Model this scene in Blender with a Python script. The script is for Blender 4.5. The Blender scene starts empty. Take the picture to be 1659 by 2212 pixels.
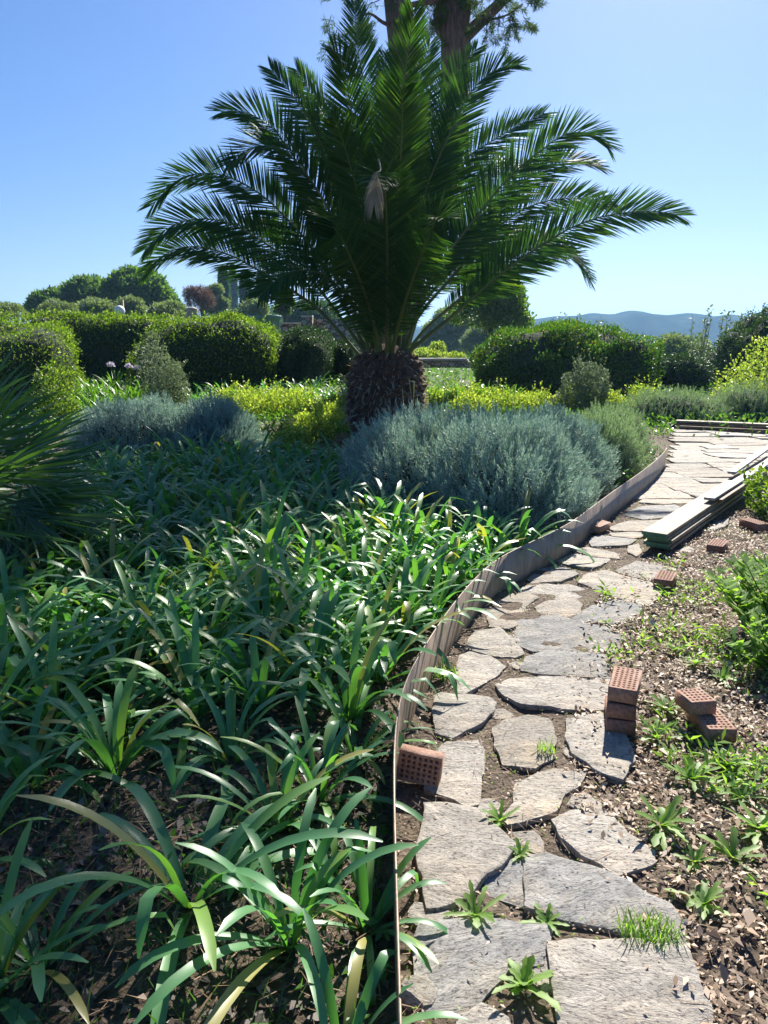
import bpy, bmesh, math, random
import numpy as np
from mathutils import Vector, Matrix, noise as mnoise

rad = math.radians
SC = bpy.context.scene
COL = SC.collection

# ------------------------------------------------------------------ camera
HC = 1.5                      # eye height
FPX = 1106.0 / math.tan(rad(34))
PITCH = math.atan((1106 - 730) / FPX)
cam = bpy.data.cameras.new("camera")
cam.sensor_fit = 'VERTICAL'
cam.angle = rad(68)
cam.clip_start = 0.02
cam.clip_end = 12000
camo = bpy.data.objects.new("camera", cam)
COL.objects.link(camo)
camo.location = (0, 0, HC)
camo.rotation_euler = (rad(90) - PITCH, 0, 0)
SC.camera = camo

# ------------------------------------------------------------------ sky, sun, exposure
SUN_AZ, SUN_EL = rad(19), rad(39)       # azimuth clockwise from +Y
w = bpy.data.worlds.new("World")
SC.world = w
w.use_nodes = True
nt = w.node_tree
bg = nt.nodes['Background']
sky = nt.nodes.new('ShaderNodeTexSky')
sky.sky_type = 'NISHITA'
sky.sun_disc = False
sky.sun_elevation = SUN_EL
sky.sun_rotation = SUN_AZ
sky.air_density = 1.0
sky.dust_density = 0.7
sky.ozone_density = 5
hs = nt.nodes.new('ShaderNodeHueSaturation')
hs.inputs['Saturation'].default_value = 1.3
gm = nt.nodes.new('ShaderNodeGamma'); gm.inputs[1].default_value = 0.84
nt.links.new(sky.outputs[0], gm.inputs[0])
nt.links.new(gm.outputs[0], hs.inputs['Color'])
tint = nt.nodes.new('ShaderNodeMix'); tint.data_type = 'RGBA'; tint.blend_type = 'MULTIPLY'
tint.inputs[0].default_value = 1.0; tint.inputs[7].default_value = (.92, .94, 1.17, 1)
nt.links.new(hs.outputs[0], tint.inputs[6])
nt.links.new(tint.outputs[2], bg.inputs[0])
bg.inputs[1].default_value = 0.0455
sl = bpy.data.lights.new("sun", 'SUN')
sl.energy = 3.9
sl.angle = rad(0.55)
sl.color = (1.0, 0.95, 0.86)
so = bpy.data.objects.new("sun", sl)
COL.objects.link(so)
sd = Vector((math.sin(SUN_AZ) * math.cos(SUN_EL), math.cos(SUN_AZ) * math.cos(SUN_EL), math.sin(SUN_EL)))
so.rotation_euler = sd.to_track_quat('Z', 'Y').to_euler()
so.location = sd * 60
SC.view_settings.view_transform = 'Standard'
SC.view_settings.look = 'None'
SC.view_settings.exposure = 1.63
SC.view_settings.gamma = 1
SC.cycles.max_bounces = 6
SC.cycles.diffuse_bounces = 3
SC.cycles.glossy_bounces = 2
SC.cycles.transmission_bounces = 4
SC.cycles.transparent_max_bounces = 8
SC.cycles.volume_bounces = 0
SC.cycles.use_denoising = True
SC.cycles.caustics_reflective = False
SC.cycles.caustics_refractive = False
SC.cycles.sample_clamp_indirect = 6

# ------------------------------------------------------------------ helpers
def smooth(a, b, x):
    t = np.clip((x - a) / (b - a), 0, 1)
    return t * t * (3 - 2 * t)

def zt(x, y):
    """height of the land"""
    z = 0.5 * smooth(11, 21, y)
    drop = smooth(31, 160, y) * smooth(-14, 6, x)
    z = z - 16 * drop - 24 * smooth(160, 900, y) * smooth(-60, 40, x)
    return z

def ray(px, py):
    a, b = (px - 829.5) / FPX, (1106 - py) / FPX
    c, s = math.cos(PITCH), math.sin(PITCH)
    return Vector((a, c + b * s, -s + b * c))

def G(px, py, dz=0.0):
    """point of the land under a ray"""
    d = ray(px, py)
    z = dz
    for _ in range(12):
        t = (z - HC) / d.z
        z = float(zt(d.x * t, d.y * t)) + dz
    return Vector((d.x * t, d.y * t, z))

def A(px, py, Y):
    d = ray(px, py)
    t = Y / d.y
    return Vector((d.x * t, Y, HC + d.z * t))

def setp(o, label=None, cat=None, group=None, kind=None):
    if label: o['label'] = label
    if cat: o['category'] = cat
    if group: o['group'] = group
    if kind: o['kind'] = kind
    return o

def empty(name, loc, label, cat, group=None, rz=0.0):
    o = bpy.data.objects.new(name, None)
    o.empty_display_size = 0.1
    COL.objects.link(o)
    o.location = loc
    o.rotation_euler = (0, 0, rz)
    return setp(o, label, cat, group)

def mesh_np(name, V, Q=None, T=None, smoothf=False):
    V = np.asarray(V, dtype=np.float32).reshape(-1, 3)
    me = bpy.data.meshes.new(name)
    me.vertices.add(len(V))
    me.vertices.foreach_set('co', V.ravel())
    idx = []; starts = []; off = 0
    if Q is not None and len(Q):
        Q = np.asarray(Q, dtype=np.int32).reshape(-1, 4)
        idx.append(Q.ravel()); starts.append(np.arange(len(Q)) * 4); off = len(Q) * 4
    if T is not None and len(T):
        T = np.asarray(T, dtype=np.int32).reshape(-1, 3)
        idx.append(T.ravel()); starts.append(off + np.arange(len(T)) * 3)
    idx = np.concatenate(idx).astype(np.int32); starts = np.concatenate(starts).astype(np.int32)
    me.loops.add(len(idx))
    me.loops.foreach_set('vertex_index', idx)
    me.polygons.add(len(starts))
    me.polygons.foreach_set('loop_start', starts)
    if smoothf:
        me.polygons.foreach_set('use_smooth', np.ones(len(starts), dtype=bool))
    me.update(calc_edges=True)
    me.validate()
    return me

def obj(name, me, mat=None, parent=None, loc=None, rz=None):
    o = bpy.data.objects.new(name, me)
    COL.objects.link(o)
    if mat and not me.materials:
        me.materials.append(mat)
    if parent: o.parent = parent
    if loc is not None: o.location = loc
    if rz is not None: o.rotation_euler = (0, 0, rz)
    return o

class MB:
    def __init__(s): s.V = []; s.Q = []; s.T = []; s.n = 0
    def add(s, V, Q=None, T=None):
        V = np.asarray(V, dtype=float).reshape(-1, 3)
        if Q is not None and len(Q): s.Q.append(np.asarray(Q).reshape(-1, 4) + s.n)
        if T is not None and len(T): s.T.append(np.asarray(T).reshape(-1, 3) + s.n)
        s.V.append(V); s.n += len(V)
    def mesh(s, name, smoothf=False):
        return mesh_np(name, np.concatenate(s.V), np.concatenate(s.Q) if s.Q else None,
                       np.concatenate(s.T) if s.T else None, smoothf)
    def obj(s, name, mat, parent=None, smoothf=False, loc=None, rz=None):
        return obj(name, s.mesh(name, smoothf), mat, parent, loc, rz)
    def tube(s, pts, radii, seg=8, cap=True):
        pts = [Vector(p) for p in pts]
        n = len(pts); rings = []
        ref = Vector((0, 0, 1))
        for i, p in enumerate(pts):
            t = (pts[min(i + 1, n - 1)] - pts[max(i - 1, 0)]).normalized()
            u = t.cross(ref)
            if u.length < 0.05: u = t.cross(Vector((1, 0, 0)))
            u.normalize(); v = t.cross(u)
            for k in range(seg):
                a = 2 * math.pi * k / seg
                rings.append(p + (u * math.cos(a) + v * math.sin(a)) * radii[i])
        Q = []
        for i in range(n - 1):
            for k in range(seg):
                k2 = (k + 1) % seg
                Q.append((i * seg + k, i * seg + k2, (i + 1) * seg + k2, (i + 1) * seg + k))
        T = []
        V = [tuple(r) for r in rings]
        if cap:
            for e, base in ((0, 0), (n - 1, (n - 1) * seg)):
                V.append(tuple(pts[e])); c = len(V) - 1
                for k in range(seg):
                    T.append((base + k, base + (k + 1) % seg, c))
        s.add(V, Q, T)
    def box(s, c, d, R=None):
        V = np.array([(x, y, z) for x in (-.5, .5) for y in (-.5, .5) for z in (-.5, .5)]) * np.array(d)
        if R is not None: V = V @ np.array(R).T
        V = V + np.array(c)
        s.add(V, [(0, 1, 3, 2), (4, 6, 7, 5), (0, 4, 5, 1), (2, 3, 7, 6), (0, 2, 6, 4), (1, 5, 7, 3)])

def unit(a):
    return a / np.maximum(np.linalg.norm(a, axis=-1, keepdims=True), 1e-9)

def leafquads(P, D, S, L, W, fold=0.15, belly=0.45):
    """kite leaves. P base, D direction, S side, L length, W width"""
    n = len(P)
    D = unit(D); S = S - (S * D).sum(1, keepdims=True) * D; S = unit(S)
    N = np.cross(D, S)
    L = np.asarray(L).reshape(-1, 1) * np.ones((n, 1)); W = np.asarray(W).reshape(-1, 1) * np.ones((n, 1))
    mid = P + D * L * belly
    V = np.stack([P, mid + S * W * .5 + N * W * fold, P + D * L - N * W * fold, mid - S * W * .5 + N * W * fold], 1)
    Q = np.arange(n * 4).reshape(n, 4)
    return V.reshape(-1, 3), Q

def rnd_dirs(rs, n, zmin=-1.0):
    z = rs.uniform(zmin, 1, n); a = rs.uniform(0, 2 * np.pi, n); r = np.sqrt(1 - z * z)
    return np.stack([r * np.cos(a), r * np.sin(a), z], 1)

def lump(rs, k=7, f=(2, 5)):
    F = rs.normal(size=(k, 3)); F = unit(F) * rs.uniform(f[0], f[1], (k, 1)); ph = rs.uniform(0, 6.28, k)
    def fn(D): return np.sin(D @ F.T + ph).sum(1) / math.sqrt(k)
    return fn

def srad(D, p):
    return 1.0 / ((np.abs(D) ** p).sum(1)) ** (1.0 / p)

# ------------------------------------------------------------------ materials
def newmat(name):
    m = bpy.data.materials.new(name); m.use_nodes = True
    n = m.node_tree; b = n.nodes['Principled BSDF']
    return m, n, b

def ramp(n, fac, stops):
    r = n.nodes.new('ShaderNodeValToRGB')
    cr = r.color_ramp
    while len(cr.elements) < len(stops): cr.elements.new(0.5)
    for e, (p, c) in zip(cr.elements, stops):
        e.position = p; e.color = (*c, 1) if len(c) == 3 else c
    n.links.new(fac, r.inputs[0])
    return r.outputs[0]

def noisetex(n, scale, detail=4, rough=0.6, coord='Object', stretch=None, w=0):
    tc = n.nodes.new('ShaderNodeTexCoord'); out = tc.outputs[coord]
    if stretch:
        mp = n.nodes.new('ShaderNodeMapping'); mp.inputs['Scale'].default_value = stretch
        n.links.new(out, mp.inputs[0]); out = mp.outputs[0]
    t = n.nodes.new('ShaderNodeTexNoise'); t.inputs['Scale'].default_value = scale
    t.inputs['Detail'].default_value = detail; t.inputs['Roughness'].default_value = rough
    n.links.new(out, t.inputs[0])
    return t.outputs[0]

def bump(n, b, h, strength, dist=0.01, prev=None):
    bp = n.nodes.new('ShaderNodeBump'); bp.inputs['Strength'].default_value = strength
    bp.inputs['Distance'].default_value = dist
    n.links.new(h, bp.inputs['Height'])
    if prev is not None: n.links.new(prev, bp.inputs['Normal'])
    n.links.new(bp.outputs[0], b.inputs['Normal'])
    return bp.outputs[0]

def mixc(n, fac, a, b, mode='MIX'):
    m = n.nodes.new('ShaderNodeMix'); m.data_type = 'RGBA'; m.blend_type = mode
    for s, v in ((0, fac), (6, a), (7, b)):
        if isinstance(v, (int, float)): m.inputs[s].default_value = v
        elif isinstance(v, tuple): m.inputs[s].default_value = (*v, 1)
        else: n.links.new(v, m.inputs[s])
    return m.outputs[2]

def leafmat(name, c1, c2, rough=0.45, trans=0.35, tcol=None, c3=None, spec=0.5, c4=None):
    m, n, b = newmat(name)
    g = n.nodes.new('ShaderNodeNewGeometry')
    stops = [(0.0, c1), (0.75, c2)] + ([(.972 if c4 else 1.0, c3)] if c3 else []) + ([(.998, c4)] if c4 else [])
    col = ramp(n, g.outputs['Random Per Island'], stops)
    n.links.new(col, b.inputs['Base Color'])
    b.inputs['Roughness'].default_value = rough
    b.inputs['Specular IOR Level'].default_value = spec
    tr = n.nodes.new('ShaderNodeBsdfTranslucent')
    k = 1.9
    hv = mixc(n, 1.0, col, tcol or (1.5, 1.75, 0.45), 'MULTIPLY')
    n.links.new(hv, tr.inputs[0])
    mx = n.nodes.new('ShaderNodeMixShader'); mx.inputs[0].default_value = trans
    n.links.new(b.outputs[0], mx.inputs[1]); n.links.new(tr.outputs[0], mx.inputs[2])
    n.links.new(mx.outputs[0], n.nodes['Material Output'].inputs[0])
    return m

M = {}
M['palm'] = leafmat('palm_leaf', (.030, .080, .030), (.055, .130, .038), .55, .34, c3=(.11, .17, .05), spec=.15)
M['rachis'] = leafmat('palm_rachis', (.10, .14, .035), (.15, .18, .045), .45, .1)
M['palmdead'] = leafmat('palm_dead', (.30, .24, .16), (.42, .36, .28), .8, .3, (1, 1, .8))
M['fan'] = leafmat('fan_palm_leaf', (.05, .12, .05), (.10, .20, .07), .42, .32)
M['aga'] = leafmat('agapanthus_leaf', (.07, .205, .08), (.12, .30, .11), .40, .38, c3=(.22, .36, .06), spec=.7, c4=(.42, .32, .12))
M['agalit'] = leafmat('strap_leaf_sunlit', (.07, .17, .03), (.13, .25, .05), .4, .4)  # yellower agapanthus green, the sunlit look put into the colour
M['lav'] = leafmat('lavender_leaf', (.16, .28, .245), (.37, .48, .425), .65, .18, (1.2, 1.3, .9))
M['lavg'] = leafmat('lavender_leaf_green', (.20, .29, .17), (.32, .40, .25), .7, .25, (1.2, 1.4, .7))
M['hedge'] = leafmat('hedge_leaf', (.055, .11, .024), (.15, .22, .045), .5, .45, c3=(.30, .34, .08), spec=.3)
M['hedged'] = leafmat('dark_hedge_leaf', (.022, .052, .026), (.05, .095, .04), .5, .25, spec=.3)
M['dome'] = leafmat('lentisk_leaf', (.04, .11, .02), (.09, .19, .03), .5, .35, c3=(.24, .22, .05), spec=.3)
M['yellow'] = leafmat('yellow_leaf', (.14, .24, .04), (.42, .48, .10), .5, .45, (1.25, 1.4, .5), c3=(.60, .62, .20))
M['grey'] = leafmat('grey_leaf', (.13, .18, .10), (.22, .27, .17), .65, .25, (1.2, 1.3, .8))
M['olive'] = leafmat('olive_leaf', (.15, .20, .12), (.26, .31, .20), .6, .25)
M['treeg'] = leafmat('tree_leaf', (.035, .080, .022), (.075, .135, .035), .5, .3)
M['pinec'] = leafmat('far_pine_leaf', (.06, .12, .045), (.14, .22, .07), .6, .4, spec=.2)
M['cyp'] = leafmat('cypress_leaf', (.045, .10, .06), (.09, .16, .09), .6, .3, spec=.1)
M['needle'] = leafmat('pine_needle', (.05, .09, .04), (.10, .15, .06), .8, .3, spec=.1)
M['redtree'] = leafmat('brown_twig', (.14, .09, .08), (.22, .14, .11), .8, .2, (1, 1, .9))
M['weed'] = leafmat('weed_leaf', (.14, .25, .06), (.27, .40, .12), .5, .45, spec=.35)
M['weedd'] = leafmat('ground_herb', (.04, .10, .03), (.08, .17, .05), .5, .35)
M['litterd'] = leafmat('shaded_damp_leaf', (.035, .028, .024), (.10, .075, .06), .7, .1, (1, .9, .7), c3=(.30, .25, .22))  # litter copy darkened for moist soil and for the bed's shade
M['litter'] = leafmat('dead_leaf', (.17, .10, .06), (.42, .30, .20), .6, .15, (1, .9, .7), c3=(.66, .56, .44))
M['needles'] = leafmat('dead_needle', (.14, .075, .035), (.30, .19, .11), .7, .05, (1, 1, 1))
M['flower'] = leafmat('faded_flower', (.5, .42, .55), (.7, .66, .75), .7, .4, (1, 1, 1))

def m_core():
    m, n, b = newmat('dark_filler')  # dark colour of the solid core added inside bushes
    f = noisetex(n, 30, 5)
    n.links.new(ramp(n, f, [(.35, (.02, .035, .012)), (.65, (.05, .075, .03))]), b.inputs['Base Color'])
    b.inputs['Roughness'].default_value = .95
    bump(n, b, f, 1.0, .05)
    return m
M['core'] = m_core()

def m_soil():
    m, n, b = newmat('soil')
    f = noisetex(n, 3.2, 8, .65, 'Object'); f2 = noisetex(n, 55, 8, .7, 'Object')
    v = n.nodes.new('ShaderNodeTexVoronoi'); v.inputs['Scale'].default_value = 60
    tc = n.nodes.new('ShaderNodeTexCoord'); n.links.new(tc.outputs['Object'], v.inputs[0])
    base = ramp(n, f, [(.3, (.085, .058, .038)), (.5, (.15, .11, .075)), (.7, (.21, .165, .12))])
    det = ramp(n, f2, [(.3, (.35, .33, .30)), (.55, (1, 1, 1)), (.75, (1.5, 1.4, 1.3))])
    c = mixc(n, 1, base, det, 'MULTIPLY')
    # beyond the garden the land is green and dry gold
    sep = n.nodes.new('ShaderNodeSeparateXYZ'); n.links.new(tc.outputs['Object'], sep.inputs[0])
    mr = n.nodes.new('ShaderNodeMapRange'); mr.inputs[1].default_value = 13; mr.inputs[2].default_value = 20
    n.links.new(sep.outputs[1], mr.inputs[0])
    far = ramp(n, noisetex(n, .35, 8, .7), [(.35, (.05, .085, .03)), (.55, (.10, .13, .045)), (.75, (.20, .17, .09))])
    n.links.new(mixc(n, mr.outputs[0], c, far), b.inputs['Base Color'])
    b.inputs['Roughness'].default_value = .95
    p = bump(n, b, f2, .9, .02)
    bump(n, b, v.outputs[0], .6, .012, p)
    return m
M['soil'] = m_soil()

def m_slate(name, a, bb, ochre, tilt):
    m, n, b = newmat(name)
    oi = n.nodes.new('ShaderNodeObjectInfo')
    tc = n.nodes.new('ShaderNodeTexCoord')
    mp = n.nodes.new('ShaderNodeMapping'); mp.inputs['Rotation'].default_value = (0, 0, tilt)
    n.links.new(tc.outputs['Object'], mp.inputs[0])
    def nz(scale, det, sx=1, sy=1, dist=0):
        m2 = n.nodes.new('ShaderNodeMapping'); m2.inputs['Scale'].default_value = (sx, sy, 1)
        n.links.new(mp.outputs[0], m2.inputs[0])
        t = n.nodes.new('ShaderNodeTexNoise'); t.inputs['Scale'].default_value = scale
        t.inputs['Detail'].default_value = det; t.inputs['Roughness'].default_value = .68
        t.inputs['Distortion'].default_value = dist
        n.links.new(m2.outputs[0], t.inputs[0]); return t.outputs[0]
    grain = nz(8, 10, .8, 1.9, .8)
    big = nz(3.0, 8)
    fine = nz(70, 6, 1, 1.8)
    base = ramp(n, grain, [(.3, a), (.5, tuple((x + y) / 2 for x, y in zip(a, bb))), (.7, bb)])
    oc = ramp(n, big, [(.48, (0, 0, 0)), (.62, (1, 1, 1))])
    c = mixc(n, oc, base, mixc(n, .55, base, ochre))
    sp = ramp(n, fine, [(.36, (.32, .29, .27)), (.47, (1, 1, 1)), (.7, (1.2, 1.17, 1.12))])
    c = mixc(n, 1, c, sp, 'MULTIPLY')
    c = mixc(n, ramp(n, nz(6, 8, 1, 1, 1.5), [(.52, (0, 0, 0)), (.7, (.6, .6, .6))]), c, (.20, .165, .12))
    br = n.nodes.new('ShaderNodeMapRange'); br.inputs[3].default_value = .78; br.inputs[4].default_value = 1.18
    n.links.new(oi.outputs['Random'], br.inputs[0])
    hsn = n.nodes.new('ShaderNodeHueSaturation'); n.links.new(c, hsn.inputs['Color']); n.links.new(br.outputs[0], hsn.inputs['Value'])
    n.links.new(hsn.outputs[0], b.inputs['Base Color'])
    b.inputs['Roughness'].default_value = .75
    b.inputs['Specular IOR Level'].default_value = .25
    # cleaved steps
    lich = ramp(n, nz(14, 8), [(.56, (0, 0, 0)), (.66, (.55, .55, .55))])
    mth = n.nodes.new('ShaderNodeMath'); mth.operation = 'SNAP'; mth.inputs[1].default_value = .07
    n.links.new(nz(3.5, 5, .7, 1.9, .4), mth.inputs[0])
    p = bump(n, b, grain, .9, .02)
    p = bump(n, b, mth.outputs[0], 1.0, .05, p)
    bump(n, b, fine, .6, .006, p)
    return m
M['slate'] = m_slate('grey_slate', (.20, .185, .165), (.46, .42, .365), (.40, .34, .27), .2)
M['slate2'] = m_slate('blue_slate', (.14, .14, .14), (.36, .345, .32), (.34, .30, .24), -.25)
M['slate3'] = m_slate('tan_slate', (.22, .20, .17), (.42, .37, .31), (.46, .36, .25), .1)

def m_brick(name, a, bb):
    m, n, b = newmat(name)
    f = noisetex(n, 12, 6); f2 = noisetex(n, 90, 6)
    c = ramp(n, f, [(.3, a), (.7, bb)])
    c = mixc(n, 1, c, ramp(n, f2, [(.35, (.6, .58, .55)), (.55, (1, 1, 1)), (.8, (1.25, 1.2, 1.2))]), 'MULTIPLY')
    dirt = ramp(n, noisetex(n, 5, 5), [(.5, (0, 0, 0)), (.75, (.7, .7, .7))])
    c = mixc(n, dirt, c, (.30, .25, .20))
    n.links.new(c, b.inputs['Base Color']); b.inputs['Roughness'].default_value = .85
    bump(n, b, f2, .5, .004)
    return m
M['brick'] = m_brick('red_brick', (.23, .105, .07), (.33, .18, .125))
M['brick2'] = m_brick('orange_brick', (.29, .15, .10), (.42, .26, .185))

def m_wood(name, a, bb, gs=1.0, ax=0):
    m, n, b = newmat(name)
    st = [22, 22, 22]; st[ax] = 1.0
    f = noisetex(n, 1.6, 8, .7, 'Object', tuple(st)); f2 = noisetex(n, 7, 5)
    c = ramp(n, f, [(.3, a), (.7, bb)])
    c = mixc(n, 1, c, ramp(n, f2, [(.3, (.65, .62, .58)), (.6, (1.05, 1.05, 1.05))]), 'MULTIPLY')
    n.links.new(c, b.inputs['Base Color']); b.inputs['Roughness'].default_value = .7
    bump(n, b, f, .5, .004)
    return m
M['wood'] = m_wood('pine_board', (.20, .155, .095), (.34, .28, .185))
M['woodg'] = m_wood('weathered_board', (.26, .26, .26), (.44, .43, .42))
M['woodb'] = m_wood('old_brown_board', (.10, .055, .035), (.26, .16, .10))
M['woodend'] = m_wood('green_painted_end', (.06, .17, .10), (.12, .27, .15), ax=2)

def m_strip():
    m, n, b = newmat('rusting_steel')
    f = noisetex(n, 7, 8, .7); f2 = noisetex(n, 60, 6, .6, 'Object', (1, 1, .12))
    c = ramp(n, f, [(.35, (.16, .11, .07)), (.55, (.26, .19, .13)), (.72, (.24, .14, .075))])
    c = mixc(n, 1, c, ramp(n, f2, [(.3, (.6, .6, .6)), (.6, (1.1, 1.1, 1.1))]), 'MULTIPLY')
    n.links.new(c, b.inputs['Base Color'])
    b.inputs['Metallic'].default_value = .2; b.inputs['Roughness'].default_value = .5
    bump(n, b, f2, .25, .003)
    return m
M['strip'] = m_strip()

def m_bark(name, a, bb, sc=5):
    m, n, b = newmat(name)
    f = noisetex(n, sc, 8, .7, 'Object', (3, 3, .6)); 
    n.links.new(ramp(n, f, [(.35, a), (.65, bb)]), b.inputs['Base Color'])
    b.inputs['Roughness'].default_value = .95
    bump(n, b, f, 1.0, .06)
    return m
M['bark'] = m_bark('pine_bark', (.10, .07, .058), (.32, .23, .19))
M['barkg'] = m_bark('grey_bark', (.07, .06, .05), (.16, .14, .12))
M['trunk'] = m_bark('palm_boot', (.05, .032, .022), (.17, .10, .065), 14)
M['boot'] = m_bark('palm_cut_stub', (.06, .035, .022), (.22, .13, .08), 10)

def m_wall():
    m, n, b = newmat('rubble_stone')
    tc = n.nodes.new('ShaderNodeTexCoord')
    mp = n.nodes.new('ShaderNodeMapping'); mp.inputs['Scale'].default_value = (1, 1, 1.7)
    n.links.new(tc.outputs['Object'], mp.inputs[0])
    v = n.nodes.new('ShaderNodeTexVoronoi'); v.inputs['Scale'].default_value = 4.2
    n.links.new(mp.outputs[0], v.inputs[0])
    v2 = n.nodes.new('ShaderNodeTexVoronoi'); v2.feature = 'DISTANCE_TO_EDGE'; v2.inputs['Scale'].default_value = 4.2
    n.links.new(mp.outputs[0], v2.inputs[0])
    sep = n.nodes.new('ShaderNodeSeparateColor'); n.links.new(v.outputs['Color'], sep.inputs[0])
    c = ramp(n, sep.outputs[0], [(0, (.30, .24, .16)), (.5, (.42, .35, .25)), (1, (.52, .46, .36))])
    e = ramp(n, v2.outputs[0], [(.02, (.35, .3, .25)), (.09, (1, 1, 1))])
    c = mixc(n, 1, c, e, 'MULTIPLY')
    n.links.new(c, b.inputs['Base Color']); b.inputs['Roughness'].default_value = .9
    bump(n, b, e, 1, .06)
    return m
M['wall'] = m_wall()

def m_plain(name, a, bb, rough=.8, sc=8, bs=.3, met=0):
    m, n, b = newmat(name)
    f = noisetex(n, sc, 6)
    n.links.new(ramp(n, f, [(.3, a), (.7, bb)]), b.inputs['Base Color'])
    b.inputs['Roughness'].default_value = rough; b.inputs['Metallic'].default_value = met
    bump(n, b, f, bs, .02)
    return m
M['cap'] = m_plain('pale_coping', (.38, .34, .28), (.55, .51, .45))
M['urn'] = m_plain('green_glaze', (.10, .20, .16), (.18, .30, .24), .35)
M['terra'] = m_plain('weathered_clay', (.35, .25, .19), (.5, .4, .32))
M['white'] = m_plain('white_paint', (.7, .7, .7), (.82, .82, .82), .5)
M['post'] = m_plain('yellow_wood', (.40, .28, .10), (.5, .36, .14), .7)
M['hill'] = m_plain('wooded_hill', (.006, .016, .018), (.045, .075, .055), 1, .045)
M['hill'].node_tree.nodes['Principled BSDF'].inputs['Specular IOR Level'].default_value = 0
M['wood_far'] = m_plain('scrub', (.03, .05, .02), (.06, .08, .03), .95, 4)

# ------------------------------------------------------------------ ground
def axis(lo, hi, fine_lo, fine_hi, step):
    a = list(np.arange(fine_lo, fine_hi, step))
    x = fine_hi; s = step
    while x < hi: a.append(x); s *= 1.28; x += s
    a.append(hi)
    x = fine_lo; s = step; b = []
    while True:
        s *= 1.28; x -= s
        if x <= lo: break
        b.append(x)
    b.append(lo)
    return np.array(b[::-1] + a)
gx = axis(-3000, 3000, -3.2, 4.2, .045); gy = axis(-60, 3200, .7, 9.0, .05)
XX, YY = np.meshgrid(gx, gy)
rsg = np.random.RandomState(5)
lf = lump(rsg, 14, (4, 11)); lf2 = lump(rsg, 16, (16, 42))
PP = np.stack([XX.ravel(), YY.ravel(), XX.ravel() * 0], 1)
near = (1 - smooth(12, 20, np.abs(PP[:, 1]))) * (1 - smooth(8, 14, np.abs(PP[:, 0])))
ZZ = zt(PP[:, 0], PP[:, 1]) + near * (lf(PP) * .007 + lf2(PP) * .006)
PP[:, 2] = ZZ
nx, ny = len(gx), len(gy)
ii = np.arange(nx * ny).reshape(ny, nx)
QQ = np.stack([ii[:-1, :-1], ii[:-1, 1:], ii[1:, 1:], ii[1:, :-1]], -1).reshape(-1, 4)
go = obj('ground', mesh_np('ground', PP, QQ, smoothf=True), M['soil'])
setp(go, 'brown garden soil and the dry land falling away beyond the terrace', kind='structure')

# hills on the skyline
def ridge(name, Y, prof, depth, seed, mat, label, xl, xr, zb):
    px = [p[0] for p in prof]; py = [p[1] for p in prof]
    N = 260; rs = np.random.RandomState(seed)
    xs = np.linspace(xl, xr, N)
    top = np.interp(xs, px, py)
    lfn = lump(rs, 9, (.01, .09))
    X = (xs - 829.5) / FPX * Y * 1.02
    q = np.stack([xs, xs * 0, xs * 0], 1)
    Zr = HC + (730 - top) / FPX * Y * 1.02 + lfn(q) * Y * .0006
    V = []
    K = 14
    for k in range(K + 1):
        u = k / K * 2 - 1
        f = max(0, math.cos(u * math.pi / 2)) ** .8
        cc = np.stack([X, X * 0 + Y + u * depth, zb + (Zr - zb) * f], 1)
        nn = lump(np.random.RandomState(seed + k), 8, (.03, .2))(q)
        cc[:, 2] += nn * Y * .0008 * (1 if 0 < k < K else 0) * (0 if k == K // 2 else 1)
        V.append(cc)
    V = np.concatenate(V); i2 = np.arange(N * (K + 1)).reshape(K + 1, N)
    Q = np.stack([i2[:-1, :-1], i2[:-1, 1:], i2[1:, 1:], i2[1:, :-1]], -1).reshape(-1, 4)
    o = obj(name, mesh_np(name, V, Q, smoothf=True), mat)
    return setp(o, label, kind='structure')
ridge('hills', 680, [(-900, 712), (0, 716), (600, 712), (950, 712), (1060, 700), (1100, 694), (1140, 692), (1180, 686), (1230, 685), (1255, 680),
      (1300, 683), (1325, 677), (1345, 676), (1370, 681), (1410, 685), (1450, 680), (1475, 681), (1500, 686), (1540, 682), (1600, 690), (1700, 684), (1900, 697), (2600, 708)],
      150, 3, M['hill'], 'long low blue wooded hills on the skyline', -900, 2600, -50)
ridge('hills', 1050, [(-900, 720), (700, 716), (1000, 702), (1060, 692), (1100, 690), (1150, 695), (1250, 700), (1700, 706), (2600, 714)],
      300, 9, M['hill'], 'fainter far ridge behind the blue hills', -900, 2600, -50)

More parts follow.
